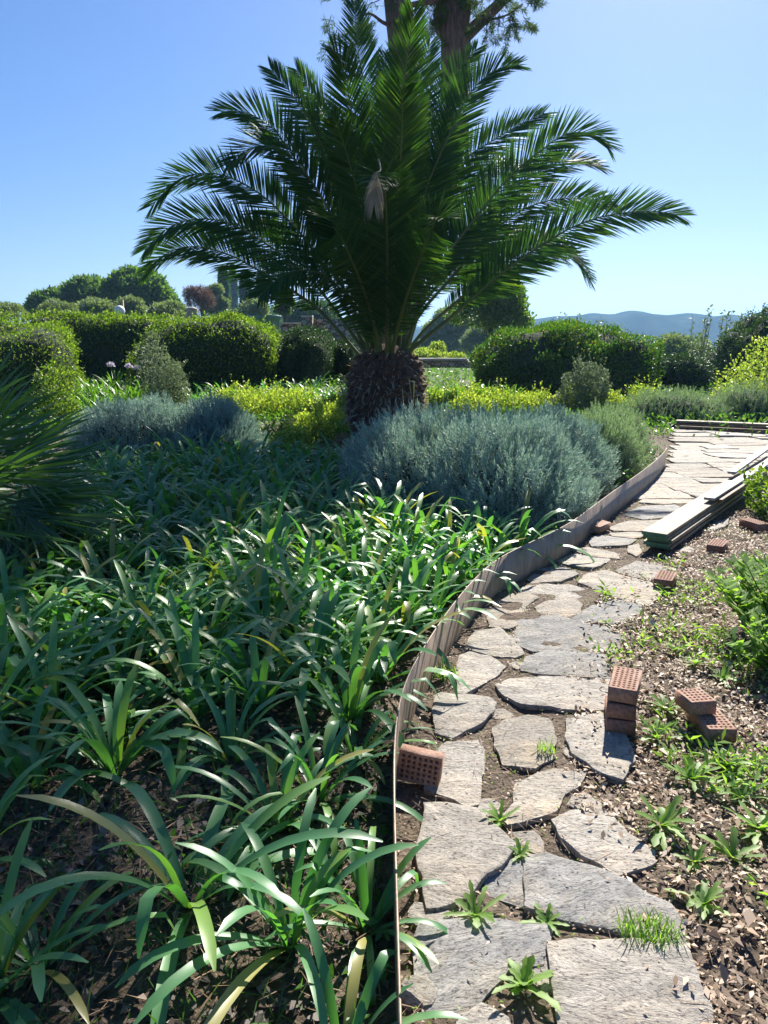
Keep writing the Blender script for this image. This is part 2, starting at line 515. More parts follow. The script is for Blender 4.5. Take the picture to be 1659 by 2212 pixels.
# ------------------------------------------------------------------ path stones
def c3(*p): return [(829.5 + .5 * x, 995.4 + .5 * y) for x, y in p]
def c4(*p): return [(796.3 + .52 * x, 1592.6 + .52 * y) for x, y in p]
STONES = [
 ('slate', c4((760,870),(1000,866),(1310,890),(1345,1000),(1390,1110),(1410,1300),(1000,1330),(815,1240),(805,1020),(775,930)), 'largest pale speckled slab at the near right end of the path'),
 ('slate2', c4((230,800),(300,782),(560,770),(740,795),(735,850),(700,940),(560,960),(500,1010),(440,1110),(330,1140),(255,1100),(205,980),(210,870)), 'rounded grey slab at the near left end of the path holding a curled dead leaf'),
 ('slate', c4((390,1180),(470,1130),(560,1170),(600,1300),(360,1300)), 'corner of a small slab cut by the bottom edge below the leafy weed'),
 ('slate2', c4((490,560),(560,520),(645,522),(662,600),(662,688),(510,640)), 'short broken piece left of the crack in the long slab'),
 ('slate2', c4((655,497),(760,488),(850,528),(1000,570),(1120,640),(1230,690),(1290,770),(1295,850),(1200,850),(1060,792),(930,758),(800,735),(674,690),(676,600)), 'long blue grey slab right of the crack, before the grass tuft'),
 ('slate', c4((235,280),(330,278),(450,300),(500,370),(600,440),(560,500),(480,560),(430,630),(390,650),(300,680),(250,690),(230,600),(215,450),(240,350)), 'big pale slab beside the steel edging with cleft lines and a raised left side'),
 ('slate', c4((255,130),(300,50),(330,30),(450,20),(475,60),(455,160),(450,270),(400,275),(330,240),(250,200)), 'upright oblong slab just right of the leaning brick'),
 ('slate3', c3((490,1160),(520,1130),(620,1110),(700,1120),(730,1170),(722,1260),(650,1312),(520,1300),(490,1220)), 'rounded tan slab in the middle of the path, left of the brick stack shadow'),
 ('slate3', c4((620,190),(700,150),(760,135),(890,145),(860,200),(800,230),(760,290),(720,310),(650,340),(590,350),(560,320),(620,260)), 'narrow slanting tan slab below the round one'),
 ('slate', c3((800,1120),(880,1100),(980,1100),(1040,1190),(1067,1288),(1025,1371),(911,1329),(828,1257),(800,1180)), 'slab half in the shadow of the three brick stack'),
 ('slate', c4((780,350),(850,310),(930,295),(1010,330),(1060,400),(1180,470),(1180,510),(1030,560),(960,520),(870,460),(820,420)), 'pointed slab strewn with twigs above the long cracked slab'),
 ('slate3', c4((605,400),(690,395),(706,430),(700,465),(650,450)), 'smallest stone chip between the big slabs'),
 ('slate', c3((230,1020),(260,1010),(450,1025),(475,1050),(440,1110),(300,1190),(230,1170)), 'square slab next to the edging where it curves'),
 ('slate', c3((330,850),(380,830),(440,840),(520,885),(440,950),(350,1005),(320,1000)), 'wedge shaped pale slab above the square one by the edging'),
 ('slate', c3((500,960),(560,935),(800,930),(900,940),(975,960),(985,1010),(965,1065),(800,1060),(700,1045),(600,1040),(530,1010)), 'broad slab with an undercut lower edge, left of the brick stack'),
 ('slate2', c3((595,890),(640,850),(700,825),(860,830),(950,840),(960,930),(760,920),(600,905)), 'dark slab between two wider ones, half shaded'),
 ('slate2', c3((580,690),(620,665),(760,670),(860,700),(960,720),(1035,765),(990,820),(850,815),(650,815),(580,790)), 'biggest dark slab with deep splitting grain across the middle of the path'),
 ('slate', c3((370,790),(400,735),(500,725),(540,770),(595,830),(560,845),(440,830),(370,805)), 'small stepped slab left of the biggest dark slab'),
 ('slate3', c3((445,620),(540,570),(620,570),(665,590),(600,630),(580,700),(540,720),(460,710)), 'slab by the edging with leaf shadows on it'),
 ('slate3', c3((660,630),(720,605),(830,600),(850,620),(830,660),(760,670),(680,650)), 'small mossy slab just above the biggest dark slab'),
 ('slate2', c3((820,680),(900,630),(1000,605),(1115,625),(1100,660),(1000,700),(860,690)), 'dark slab at the right edge below the lone brick'),
 ('slate', c3((585,550),(660,535),(800,540),(930,575),(920,605),(860,600),(620,575)), 'long thin slab lying across above the mossy one'),
 ('slate3', c3((850,530),(880,490),(960,480),(1040,500),(1150,530),(1185,580),(1140,625),(1040,600),(900,550)), 'wide tan slab running to the lone perforated brick'),
 ('slate', c3((625,510),(680,465),(760,445),(830,490),(760,520),(640,525)), 'pale triangular slab against the edging'),
 ('slate', c3((755,430),(820,400),(970,415),(960,435),(900,465),(780,440)), 'slab with one half lit behind the pale triangular one'),
 ('slate3', c3((820,385),(880,370),(1000,395),(1010,420),(900,410)), 'thin slab sliver behind the half lit slab'),
 ('slate', c3((1010,475),(1090,440),(1180,445),(1230,470),(1150,515),(1080,500)), 'white looking slab in front of the green board ends'),
 ('slate3', c3((1060,370),(1100,360),(1105,400),(1090,410),(1060,395)), 'small slab hidden beside the board pile end'),
 ('slate2', c3((890,340),(920,320),(1080,340),(1050,360),(900,365)), 'flat slab just below the tan brick by the edging'),
 ('slate3', c3((970,290),(1060,260),(1200,255),(1210,280),(1100,300),(1000,300)), 'flat slab right of the tan brick'),
 ('slate3', c3((985,312),(1060,307),(1150,312),(1080,332),(995,326)), 'thin slab right below the one beside the tan brick'),
 ('slate2', c3((1030,230),(1120,195),(1250,190),(1290,205),(1240,240),(1120,250)), 'shaded slab where the edging and boards come close'),
 ('slate3', c3((1110,180),(1140,150),(1300,150),(1340,160),(1320,180),(1200,186)), 'tan slab halfway along the board pile'),
 ('slate', c3((1400,300),(1440,265),(1490,250),(1480,275),(1410,310)), 'pale stone sliver right of the board pile'),
 ('slate', c3((1280,385),(1310,370),(1335,380),(1310,395)), 'little pale stone between the board pile and the brick'),
]
PATHPOLYS = []
def stone_mesh(poly, seed, th, zj):
    rs = np.random.RandomState(seed)
    P = np.array([[p.x, p.y] for p in poly]); c = P.mean(0)
    # rounded irregular outline
    out = []
    n = len(P)
    for i in range(n):
        a, b = P[i], P[(i + 1) % n]
        L = np.linalg.norm(b - a); k = max(2, int(L / .022))
        for j in range(k):
            t = j / k
            out.append(a * (1 - t) + b * t)
    O = np.array(out)
    dcen = O - c; O = c + dcen * (1 + .016 / np.maximum(np.linalg.norm(dcen, axis=1, keepdims=True), .03))
    q = np.concatenate([O * 30, O[:, :1] * 0], 1)
    O = O + (O - c) / np.maximum(np.linalg.norm(O - c, axis=1, keepdims=True), 1e-4) * (lump(rs, 8, (.5, 3.4))(q) * .0055)[:, None]
    m = len(O)
    lf = lump(rs, 8, (.2, .9)); lt = rs.uniform(-.02, .02, 2)
    def top(XY):
        h = lf(np.concatenate([XY * 14, XY[:, :1] * 0], 1)) * .003
        st = np.floor((lf(np.concatenate([XY[:, :1] * 9, XY[:, 1:] * 26, XY[:, :1] * 0 + 3], 1)) * 1.1)) * .0035
        return th + h + st + ((XY - c) * lt).sum(1)
    V = []; rings = [(.98, None), (1.0, .35), (1.003, .86), (.992, 1.0), (.93, 1.0), (.8, 1.0), (.64, 1.0), (.48, 1.0), (.32, 1.0), (.16, 1.0)]
    for s, f in rings:
        XY = c + (O - c) * s
        if f is None: z = np.full(m, -.03)
        else:
            tz = top(XY)
            z = tz * f if f < 1 else tz - (.003 if s > .98 else 0)
        V.append(np.concatenate([XY, z[:, None]], 1))
    V.append(np.array([[c[0], c[1], top(c[None])[0]]]))
    V = np.concatenate(V); V[:, :2] -= c
    R = len(rings); i = np.arange(m); j = (i + 1) % m
    Q = np.concatenate([np.stack([r * m + i, r * m + j, (r + 1) * m + j, (r + 1) * m + i], 1) for r in range(R - 1)])
    T = np.stack([(R - 1) * m + i, (R - 1) * m + j, np.full(m, R * m)], 1)
    me = mesh_np('paving_stone', V, Q, T)
    return me, c
for k, (mt, poly, lab) in enumerate(STONES):
    th = .024 if k in (5, 14, 4) else .014
    pts = [G(x, y, th) for x, y in poly]
    PATHPOLYS.append(np.array([[p.x, p.y] for p in pts]))
    me, c = stone_mesh(pts, 40 + k, th + .006 * random.Random(k).random(), 0)
    setp(obj('paving_stone', me, M[mt], loc=(c[0], c[1], 0)), lab, 'paving stone', 'slate stones of the garden path')
# far part of the path: rows of close-set slabs
rr = random.Random(12)
def path_left(y):
    ys = [7.0, 7.5, 8.2, 8.9, 9.7, 11.0, 12.4]; xs = [2.22, 2.5, 2.95, 3.42, 3.75, 4.25, 4.7]
    return float(np.interp(y, ys, xs))
y = 7.05; row = 0
while y < 12.2:
    hh = rr.uniform(.30, .42)
    x = path_left(y) + rr.uniform(0, .08); x1 = x + 1.7 + max(0, (y - 7.8)) * .55
    while x < x1:
        ww = rr.uniform(.38, .8)
        g = .018
        jj = lambda: rr.uniform(-.035, .035)
        pts = [Vector((x + g + jj() * .5, y + g + jj(), 0)), Vector((x + ww * .5, y + g + jj(), 0)), Vector((x + ww - g, y + g + jj(), 0)),
               Vector((x + ww - g + jj() * .5, y + hh * .5, 0)), Vector((x + ww - g + jj(), y + hh - g + jj(), 0)),
               Vector((x + ww * .45, y + hh - g + jj(), 0)), Vector((x + g + jj(), y + hh - g, 0))]
        PATHPOLYS.append(np.array([[p.x, p.y] for p in pts]))
        me, c = stone_mesh(pts, 200 + row * 20 + int(x * 10), .02 + rr.uniform(0, .012), 0)
        o = obj('paving_stone', me, M[rr.choice(['slate3', 'slate3', 'slate'])], loc=(c[0], c[1], float(zt(c[0], c[1]))))
        setp(o, 'close set tan slab of the far end of the path beyond the board pile', 'paving stone', 'close set slabs at the far end of the path')
        x += ww
    y += hh; row += 1

def inpoly(X, Y, P):
    c = np.zeros(len(X), bool); n = len(P)
    for i in range(n):
        x1, y1 = P[i]; x2, y2 = P[(i + 1) % n]
        if y1 == y2: continue
        m = ((y1 > Y) != (y2 > Y)) & (X < (x2 - x1) * (Y - y1) / (y2 - y1) + x1)
        c ^= m
    return c

for k in range(46):
    r = random.Random(900 + k); px, py = r.uniform(900, 1320), r.uniform(1290, 2150)
    c0 = G(px, py)
    if any(inpoly(np.array([c0.x]), np.array([c0.y]), P_)[0] for P_ in PATHPOLYS): continue
    R0 = r.uniform(.022, .045)
    pts = [Vector((c0.x + R0 * r.uniform(.7, 1.3) * math.cos(a), c0.y + R0 * r.uniform(.6, 1.1) * math.sin(a), 0)) for a in np.linspace(0, 6.283, 7)[:-1]]
    me, c = stone_mesh(pts, 700 + k, .010, 0)
    o = obj('stone_chip', me, M[['slate', 'slate3'][k % 2]], loc=(c[0], c[1], 0))
    setp(o, 'small loose chip of slate lying on the path between the slabs', 'stone chip', 'loose slate chips on the path')

# ------------------------------------------------------------------ steel edging
edge_px = [(877,1580),(900,1530),(930,1475),(960,1422),(995,1370),(1045,1305),(1090,1272),(1140,1245),(1190,1218),(1230,1195),(1270,1160),(1325,1112),(1380,1070),(1425,1030),(1437,1008)]
EP = [Vector((.034, -.6, 0)), Vector((.034, .8, 0)), Vector((.030, 1.5, 0)), Vector((.028, 2.0, 0)), Vector((.036, 2.4, 0))]
EP += [G(*p) for p in edge_px]
# smooth resample
def catmull(P, n):
    out = []
    for i in range(len(P) - 1):
        p0, p1, p2, p3 = P[max(i - 1, 0)], P[i], P[i + 1], P[min(i + 2, len(P) - 1)]
        for j in range(n):
            t = j / n
            out.append(.5 * ((2 * p1) + (-p0 + p2) * t + (2 * p0 - 5 * p1 + 4 * p2 - p3) * t * t + (-p0 + 3 * p1 - 3 * p2 + p3) * t ** 3))
    out.append(P[-1]); return out
ES = catmull(EP, 6)
for _ in range(26):
    ES = [ES[0]] + [(ES[i - 1] + ES[i] * 2 + ES[i + 1]) / 4 for i in range(1, len(ES) - 1)] + [ES[-1]]
EDGE = np.array([[p.x, p.y] for p in ES])
mb = MB(); V = []
for i, p in enumerate(ES):
    t = (ES[min(i + 1, len(ES) - 1)] - ES[max(i - 1, 0)]).normalized(); nn = Vector((-t.y, t.x, 0)) * .003
    h = .225
    V += [p + nn + Vector((0, 0, -.05)), p + nn + Vector((0, 0, h)), p - nn + Vector((0, 0, h)), p - nn + Vector((0, 0, -.05))]
n = len(ES); Q = []
for i in range(n - 1):
    a, b = i * 4, i * 4 + 4
    Q += [(a, b, b + 1, a + 1), (a + 1, b + 1, b + 2, a + 2), (a + 2, b + 2, b + 3, a + 3)]
Q += [(0, 1, 2, 3), ((n - 1) * 4 + 3, (n - 1) * 4 + 2, (n - 1) * 4 + 1, (n - 1) * 4)]
mb.add([tuple(v) for v in V], Q)
setp(mb.obj('garden_edging', M['strip']), 'curved strip of brown steel edging between the planted bed and the stone path', 'edging')
BEDPOLY = np.concatenate([EDGE, np.array([[3.75, 9.4], [3.9, 12.4], [-14, 12.4], [-14, -1]])])
def edge_x(y): return np.interp(y, EDGE[:, 1], EDGE[:, 0], right=3.75)

# ------------------------------------------------------------------ bricks
BL0, BW, BH = .21, .108, .058
def brick_mesh(nx=10, ny=5, BL=BL0, solid=False):
    m = MB()
    def face(z, up):
        mx, my = .008, .008
        cx, cy = (BL - 2 * mx) / nx, (BW - 2 * my) / ny
        r = min(cx, cy) * .33
        def ringtop(x0, x1, y0, y1):
            m.add([(x0, y0, z), (x1, y0, z), (x1, y1, z), (x0, y1, z)], [(0, 1, 2, 3)] if up else [(3, 2, 1, 0)])
        X0, X1, Y0, Y1 = -BL / 2 + .003, BL / 2 - .003, -BW / 2 + .003, BW / 2 - .003
        ringtop(X0, X1, Y0, -BW / 2 + my); ringtop(X0, X1, BW / 2 - my, Y1)
        ringtop(X0, -BL / 2 + mx, -BW / 2 + my, BW / 2 - my); ringtop(BL / 2 - mx, X1, -BW / 2 + my, BW / 2 - my)
        dz = -.03 if up else .03
        for i in range(nx):
            for j in range(ny):
                x = -BL / 2 + mx + (i + .5) * cx; y = -BW / 2 + my + (j + .5) * cy
                sq = [(1, 0), (1, 1), (0, 1), (-1, 1), (-1, 0), (-1, -1), (0, -1), (1, -1)]
                V = [(x + a * cx / 2, y + b * cy / 2, z) for a, b in sq]
                V += [(x + r * math.cos(k * math.pi / 4), y + r * math.sin(k * math.pi / 4), z) for k in range(8)]
                V += [(x + r * .9 * math.cos(k * math.pi / 4), y + r * .9 * math.sin(k * math.pi / 4), z + dz) for k in range(8)]
                Q = [(k, (k + 1) % 8, 8 + (k + 1) % 8, 8 + k) for k in range(8)] + [(8 + k, 8 + (k + 1) % 8, 16 + (k + 1) % 8, 16 + k) for k in range(8)]
                Q += [(16, 17, 18, 19), (19, 20, 21, 16), (21, 22, 23, 16)]
                m.add(V, Q)
    if solid:
        for z, q in ((BH / 2, [(0, 1, 2, 3)]), (-BH / 2, [(3, 2, 1, 0)])):
            x_, y_ = BL / 2 - .003, BW / 2 - .003
            m.add([(-x_, -y_, z), (x_, -y_, z), (x_, y_, z), (-x_, y_, z)], q)
    else:
        face(BH / 2, True); face(-BH / 2, False)
    # sides with small chamfer
    e = .003
    prof = [(BH / 2, e), (BH / 2 - e, 0), (-BH / 2 + e, 0), (-BH / 2, e)]
    V = []
    for z, c in prof:
        x, y = BL / 2 - c, BW / 2 - c
        V += [(-x, -y, z), (0, -y, z), (x, -y, z), (x, y, z), (0, y, z), (-x, y, z)]
    Q = []
    for i in range(3):
        for k in range(6):
            Q.append((i * 6 + k, i * 6 + (k + 1) % 6, (i + 1) * 6 + (k + 1) % 6, (i + 1) * 6 + k))
    m.add(V, Q)
    return m.mesh('brick')
BM = {'full': brick_mesh(), 'half': brick_mesh(5, 5, .115), 'part': brick_mesh(7, 5, .15), 'solid': brick_mesh(solid=True)}
def brick(loc, rz, label, mat='brick', group=None, rx=0, ry=0, kind='full'):
    me = BM[kind].copy(); me.materials.clear()
    o = obj('brick', me, M[mat]); o.location = loc; o.rotation_euler = (rx, ry, rz)
    return setp(o, label, 'brick', group or 'bricks lying along the path')
def gp(px, py, z): p = G(px, py, z); return (p.x, p.y, z)
brick(gp(1293, 1137, .05), rad(50), 'solid orange brown brick set against the steel edging on the path', 'brick2', rx=rad(7), kind='solid')
brick(gp(1437, 1252, .045), rad(62), 'single perforated brick lying in front of the green board ends')
brick(gp(1550, 1180, .04), rad(56), 'perforated brick on the mulch right of the board pile, middle of the three lone ones')
brick(gp(1629, 1133, .04), rad(106), 'perforated brick farthest right on the mulch near the leafy plant')
b0 = G(1354, 1592, 0)
for k, (r, dx, dy) in enumerate(((76, 0, 0), (72, .004, .0), (67, .014, .004))):
    brick((b0.x + dx, b0.y + .10 + dy, .04 + k * (BH + .006)), rad(r),
          ['bottom brick of the stack of three, in deep shade', 'middle brick of the stack of three', 'sunlit top brick of the stack of three showing its rows of holes'][k],
          'brick' if k < 2 else 'brick2', 'bricks in the stack of three beside the path')
b1 = G(1560, 1607, 0)
brick((b1.x - .01, b1.y + .09, .04), rad(90), 'lower brick of the pair stacked on the weedy mulch', 'brick2', 'bricks in the crossed pair')
brick((b1.x - .055, b1.y + .14, .04 + BH + .005), rad(99), 'broken upper brick of the pair, jutting out over the lower one', 'brick2', 'bricks in the crossed pair', kind='half')
b2 = G(905, 1700, 0)
brick((b2.x + .005, b2.y + .03, .062), rad(-14), 'broken orange brick leaning on its edge against the near steel edging', 'brick2', rx=rad(82), ry=rad(6), kind='part')

# ------------------------------------------------------------------ boards
def board(p0, p1, wdt, th, mat, label, group, z, end=None, roll=0.0, right=True):
    """p0 near end, p1 far end on the left long edge"""
    d = Vector((p1.x - p0.x, p1.y - p0.y, 0)); L = d.length; d.normalize()
    s = Vector((d.y, -d.x, 0))
    c = Vector((p0.x, p0.y, 0)) + d * L / 2 + s * wdt / 2; c.z = z + th / 2
    me = bpy.data.meshes.new('board'); bm = bmesh.new()
    bmesh.ops.create_cube(bm, size=1)
    for v in bm.verts: v.co = Vector((v.co.x * L, v.co.y * wdt, v.co.z * th))
    es = [e for e in bm.edges if abs((e.verts[0].co - e.verts[1].co).normalized().x) < .9]
    bmesh.ops.subdivide_edges(bm, edges=[e for e in bm.edges if abs((e.verts[0].co - e.verts[1].co).normalized().x) > .9], cuts=8)
    bmesh.ops.bevel(bm, geom=[e for e in bm.edges if e.is_manifold and e.calc_face_angle(0) > .5], offset=.002, segments=2, affect='EDGES')
    lb = random.Random(label)
    ph = lb.random() * 6
    for v in bm.verts:
        v.co.z += .003 * math.sin(v.co.x * 1.3 + ph); v.co.y += .004 * math.sin(v.co.x * .9 + ph * 2)
    me.materials.append(M[mat])
    if end:
        me.materials.append(M[end])
        for f in bm.faces:
            if f.normal.x < -.8 and f.calc_center_median().x < -L / 2 + .01: f.material_index = 1
    bm.to_mesh(me); bm.free()
    o = obj('board', me, loc=c); o.rotation_euler = (roll, 0, math.atan2(d.y, d.x))
    return setp(o, label, 'board', group)
pa = G(1386, 1190, 0.0); pb = G(1573, 1066, 0.0)
dv = (pb - pa).normalized(); pb = pa + dv * 4.3
side = Vector((dv.y, -dv.x, 0))
labs = ['lowest long board of the pile with a green painted end', 'second lowest board of the pile with a green painted end', 'middle board of the pile with a green painted end',
        'second highest wide board of the pile, its edge stepping out', 'wide pale board on top of the pile of five']
for k in range(5):
    off = side * [.012, 0, .018, .004, -.004][k] + dv * [.05, .02, .03, 0, -.015][k]
    board(pa + off, pb + off + dv * [.1, .0, .2, .0, .1][k], .178, .025, 'wood', labs[k], 'boards in the long pile beside the path', .022 + k * .0268, 'woodend')
ztop = .022 + 5 * .0268 + .002
pc = G(1520, 1086, ztop); pd = pc + (G(1655, 1000, ztop) - pc).normalized() * 2.4
board(pc, pd, .085, .022, 'woodg', 'silver grey narrow board resting on the pile, its near end free', 'narrow boards on top of the pile', ztop + .024)
pe = G(1570, 1033, ztop); pf = pe + (G(1659, 972, ztop) - pe).normalized() * 2.2
board(pe, pf, .075, .024, 'woodg', 'whitest narrow board, highest on the pile and farther back', 'narrow boards on top of the pile', ztop + .048)
pg = G(1532, 1070, ztop); 
board(pc + dv * .12 + side * .02, pc + dv * 2.0 + side * .02, .10, .02, 'woodb', 'short brown board under the silver grey one', 'narrow boards on top of the pile', ztop)
# far boards lying across the end of the path
fa, fb = G(1452, 926, 0), G(1664, 938, 0)
fd = (fb - fa).normalized(); fb = fa + fd * 3.6
for k in range(4):
    o_ = Vector((fd.y, -fd.x, 0)) * (-.05 * k + (.03 if k == 1 else 0))
    board(fa + o_ + fd * [0, .12, -.03, .05][k], fb + o_, .16, .032, 'woodb' if k < 3 else 'wood',
          ['lowest dark board of the low pile across the far path end', 'second board of the low pile across the far path end', 'third board of the low pile across the far path end', 'weathered lighter board on top of the low far pile'][k],
          'boards across the far end of the path', .03 + k * .036)

# ------------------------------------------------------------------ date palm
PX, PY = A(835, 790, 10.8).x, 10.8
palm = empty('palm_tree', (PX, PY, 0), 'large date palm with arching feathery fronds and a squat rough trunk', 'palm tree')
mb = MB()
prof = [(-.1, .40), (.0, .44), (.2, .50), (.45, .53), (.7, .54), (.95, .52), (1.12, .44), (1.28, .30), (1.42, .14)]
zs = [p[0] for p in prof]; rs_ = [p[1] * .9 for p in prof]
mb.tube([(0, 0, z) for z in zs], rs_, 32)
mb.obj('trunk', M['trunk'], palm, True)
mb = MB(); rs0 = random.Random(4)
def trad(z): return float(np.interp(z, zs, rs_))
for r_ in range(13):
    z = .04 + r_ * .095
    for k in range(15):
        a = (k + (r_ % 2) * .5) / 15 * 2 * math.pi + rs0.uniform(-.05, .05)
        R = trad(z); wdt = 2 * math.pi * R / 15 * .55
        o_ = Vector((math.cos(a), math.sin(a), 0)); t = Vector((-o_.y, o_.x, 0)); zz = Vector((0, 0, 1))
        out = rs0.uniform(.035, .10); hgt = rs0.uniform(.09, .13)
        p = o_ * (R - .02) + zz * z
        tip = o_ * (R + out) + zz * (z + hgt * .75)
        V = [p - t * wdt - zz * .01, p + t * wdt - zz * .01, p + o_ * .04 - zz * .05, tip - t * wdt * .75, tip + t * wdt * .75,
             tip + o_ * .01 - zz * .035, tip - o_ * .035 + zz * .015 - t * wdt * .5, tip - o_ * .035 + zz * .015 + t * wdt * .5]
        V += [o_ * (R - .03) + zz * (z + hgt * 1.1) - t * wdt, o_ * (R - .03) + zz * (z + hgt * 1.1) + t * wdt]
        mb.add([tuple(v) for v in V], [(0, 2, 5, 3), (2, 1, 4, 5), (3, 4, 7, 6), (0, 3, 6, 8), (1, 9, 7, 4), (6, 7, 9, 8)], [(3, 5, 4)])
mb.obj('trunk_scales', M['boot'], palm)
# shreds hanging round the trunk
rs = np.random.RandomState(3); n = 900
a = rs.uniform(0, 6.283, n); z = rs.uniform(.3, 1.35, n); R = np.array([trad(q) for q in z]) + .05
P = np.stack([np.cos(a) * R, np.sin(a) * R, z], 1)
D = unit(np.stack([np.cos(a) * .6, np.sin(a) * .6, rs.uniform(-1.2, .3, n)], 1) + rs.normal(size=(n, 3)) * .3)
V, Q = leafquads(P, D, rs.normal(size=(n, 3)), rs.uniform(.06, .2, n), rs.uniform(.008, .03, n))
setp(obj('dry_fibre', mesh_np('dry_fibre', V, Q), M['palmdead'], palm), kind='stuff')

def bez(pts, n):
    """resample a polyline of Vectors smoothly to n points"""
    cs = catmull(pts, 12); L = [0]
    for i in range(1, len(cs)): L.append(L[-1] + (cs[i] - cs[i - 1]).length)
    arr = np.array([list(c) for c in cs]); t = np.linspace(0, L[-1], n)
    return np.stack([np.interp(t, L, arr[:, k]) for k in range(3)], 1), L[-1]

def frond(pts, face, seed, parent, mat='palm', llen=.52, nl=105, rachis_r=.022, dihed=.32, name='frond', t0=.14, wmul=1.0, droop=.0):
    rs = np.random.RandomState(seed)
    C, L = bez(pts, 60)
    T = unit(np.gradient(C, axis=0))
    F = np.array(face, float)
    if F.ndim == 1: F = np.repeat(F[None], 60, 0)
    N = unit(F - (F * T).sum(1, keepdims=True) * T)
    B = np.cross(T, N)
    mb = MB()
    ts = np.linspace(t0, .995, nl)
    V_, Q_ = [], []
    for sgn in (-1, 1):
        t = ts + rs.normal(size=nl) * .0025
        t = np.clip(t, 0, 1)
        f = t * 59; i0 = np.clip(f.astype(int), 0, 58); w_ = (f - i0)[:, None]
        P = C[i0] * (1 - w_) + C[i0 + 1] * w_
        t_ = T[i0]; n_ = N[i0]; b_ = B[i0] * sgn
        prof = np.interp(t, [t0, t0 + .06, .3, .55, .8, .93, 1], [.35, .62, .95, 1, .88, .66, .42])
        ln = llen * prof * rs.uniform(.88, 1.06, nl)
        fw = np.interp(t, [t0, .4, .8, 1], [.75, .85, 1.15, 2.4])[:, None]      # forward lean
        dh = dihed + rs.choice([-.22, 0.02, .26], nl)[:, None] + rs.normal(size=(nl, 1)) * .06
        D = unit(b_ * 1.0 + t_ * fw + n_ * dh)
        W = (.022 * wmul * (ln / llen) ** .4)[:, None]
        S = unit(np.cross(D, n_) + rs.normal(size=(nl, 3)) * .25)
        dr = np.array([0, 0, -1.0]) * (ln[:, None] * (.05 + droop))
        e = ln[:, None]
        k5 = np.stack([P - S * W * .22, P + S * W * .22, P + D * e * .4 + S * W * .5 + dr * .2, P + D * e * .4 - S * W * .5 + dr * .2,
                       P + D * e * .78 + S * W * .34 + dr * .7, P + D * e * .78 - S * W * .34 + dr * .7, P + D * e + dr * 1.3], 1)
        V_.append(k5.reshape(-1, 3))
    Vl = np.concatenate(V_); nn = 2 * nl; b7 = np.arange(nn)[:, None] * 7
    Ql = np.concatenate([b7 + np.array([0, 1, 2, 3]), b7 + np.array([3, 2, 4, 5])])
    Tl = b7 + np.array([5, 4, 6])
    root = obj(name, mesh_np('leaflets', Vl, Ql, Tl), M[mat], parent)
    mb = MB()
    rr_ = np.interp(np.linspace(0, 1, 60), [0, .1, .5, 1], [rachis_r * 2.0, rachis_r * 1.2, rachis_r * .7, .003])
    mb.tube([Vector(c) for c in C[::3]] + [Vector(C[-1])], list(rr_[::3]) + [.002], 6)
    mb.obj('midrib', M['rachis'] if mat != 'palmdead' else M['palmdead'], root, True)
    return root

def PV(px, py, dy): v = A(px, py, PY + dy); return v - Vector((PX, PY, 0))
base = Vector((0, 0, 1.15))
toc = Vector((0, -1, .12)); up = Vector((0, 0, 1))
# (pixels from tip back to the crown), tip depth offset, weight of 'up' against 'towards the viewer' in the face
FR = [
 ([(312,540),(357,496),(405,476),(465,474),(525,496),(605,548),(690,625)], -.4, .45),
 ([(312,590),(357,548),(417,532),(489,548),(545,576),(625,624),(700,680)], .7, .5),
 ([(326,446),(385,388),(437,374),(489,380),(545,408),(600,452),(690,560)], .3, .5),
 ([(490,356),(545,318),(605,320),(650,362),(697,430),(750,540)], -1.5, .6),
 ([(477,242),(521,240),(569,260),(609,300),(649,362),(705,445),(760,570)], -.8, .35),
 ([(585,150),(637,212),(668,265),(712,345),(770,520)], 1.2, 2.4),
 ([(641,150),(677,208),(709,275),(736,330),(790,520)], 1.6, 2.2),
 ([(718,104),(741,140),(753,205),(769,290),(785,370),(812,560)], -1.0, .1),
 ([(765,2),(770,60),(776,130),(798,240),(820,480)], 1.0, .1),
 ([(893,20),(886,80),(872,180),(860,300),(846,520)], -1.1, .1),
 ([(1030,105),(986,156),(955,218),(930,300),(880,500)], 1.3, .5),
 ([(1118,140),(1069,151),(1017,198),(980,270),(900,480)], .4, .35),
 ([(1176,244),(1121,270),(1059,307),(1002,345),(955,405),(905,530)], .9, .6),
 ([(1315,316),(1282,291),(1225,288),(1158,333),(1095,388),(1020,480),(920,620)], -.3, .5),
 ([(1300,360),(1236,345),(1184,360),(1105,410),(1028,480),(930,610)], .9, .8),
 ([(1470,466),(1418,456),(1340,460),(1262,480),(1184,520),(1080,593),(980,680),(900,745)], -.9, .45),
 ([(1274,602),(1235,548),(1183,528),(1100,560),(1000,640),(910,720)], 1.4, .7),
 ([(1330,450),(1288,432),(1210,429),(1131,452),(1053,510),(975,600),(900,690)], .9, .6),
 # inner fronds that come towards the viewer
 ([(806,400),(815,376),(828,390),(835,480),(836,600),(836,720)], -2.9, .1),
 ([(700,470),(720,480),(745,530),(775,600),(805,690)], -2.7, .2),
 ([(960,470),(940,480),(915,540),(885,620),(858,710)], -2.9, .2),
 ([(560,640),(620,590),(690,590),(750,640),(805,720)], -1.9, .6),
 ([(880,180),(870,200),(868,300),(858,440),(848,600)], -1.9, .05),
 ([(720,250),(735,290),(760,370),(790,490),(815,630)], -1.4, .2),
 # behind
 ([(420,560),(490,500),(570,490),(650,530),(740,620)], 2.3, .9),
 ([(670,215),(704,265),(742,360),(790,520)], 2.2, .6),
 ([(1145,372),(1065,352),(990,400),(900,560)], 2.1, .8),
 ([(830,120),(832,200),(835,320),(838,520)], 2.0, .4),
 ([(1220,560),(1140,510),(1060,520),(980,580),(890,690)], 2.4, .9),
 ([(930,90),(915,150),(895,260),(860,480)], .9, .1),
]
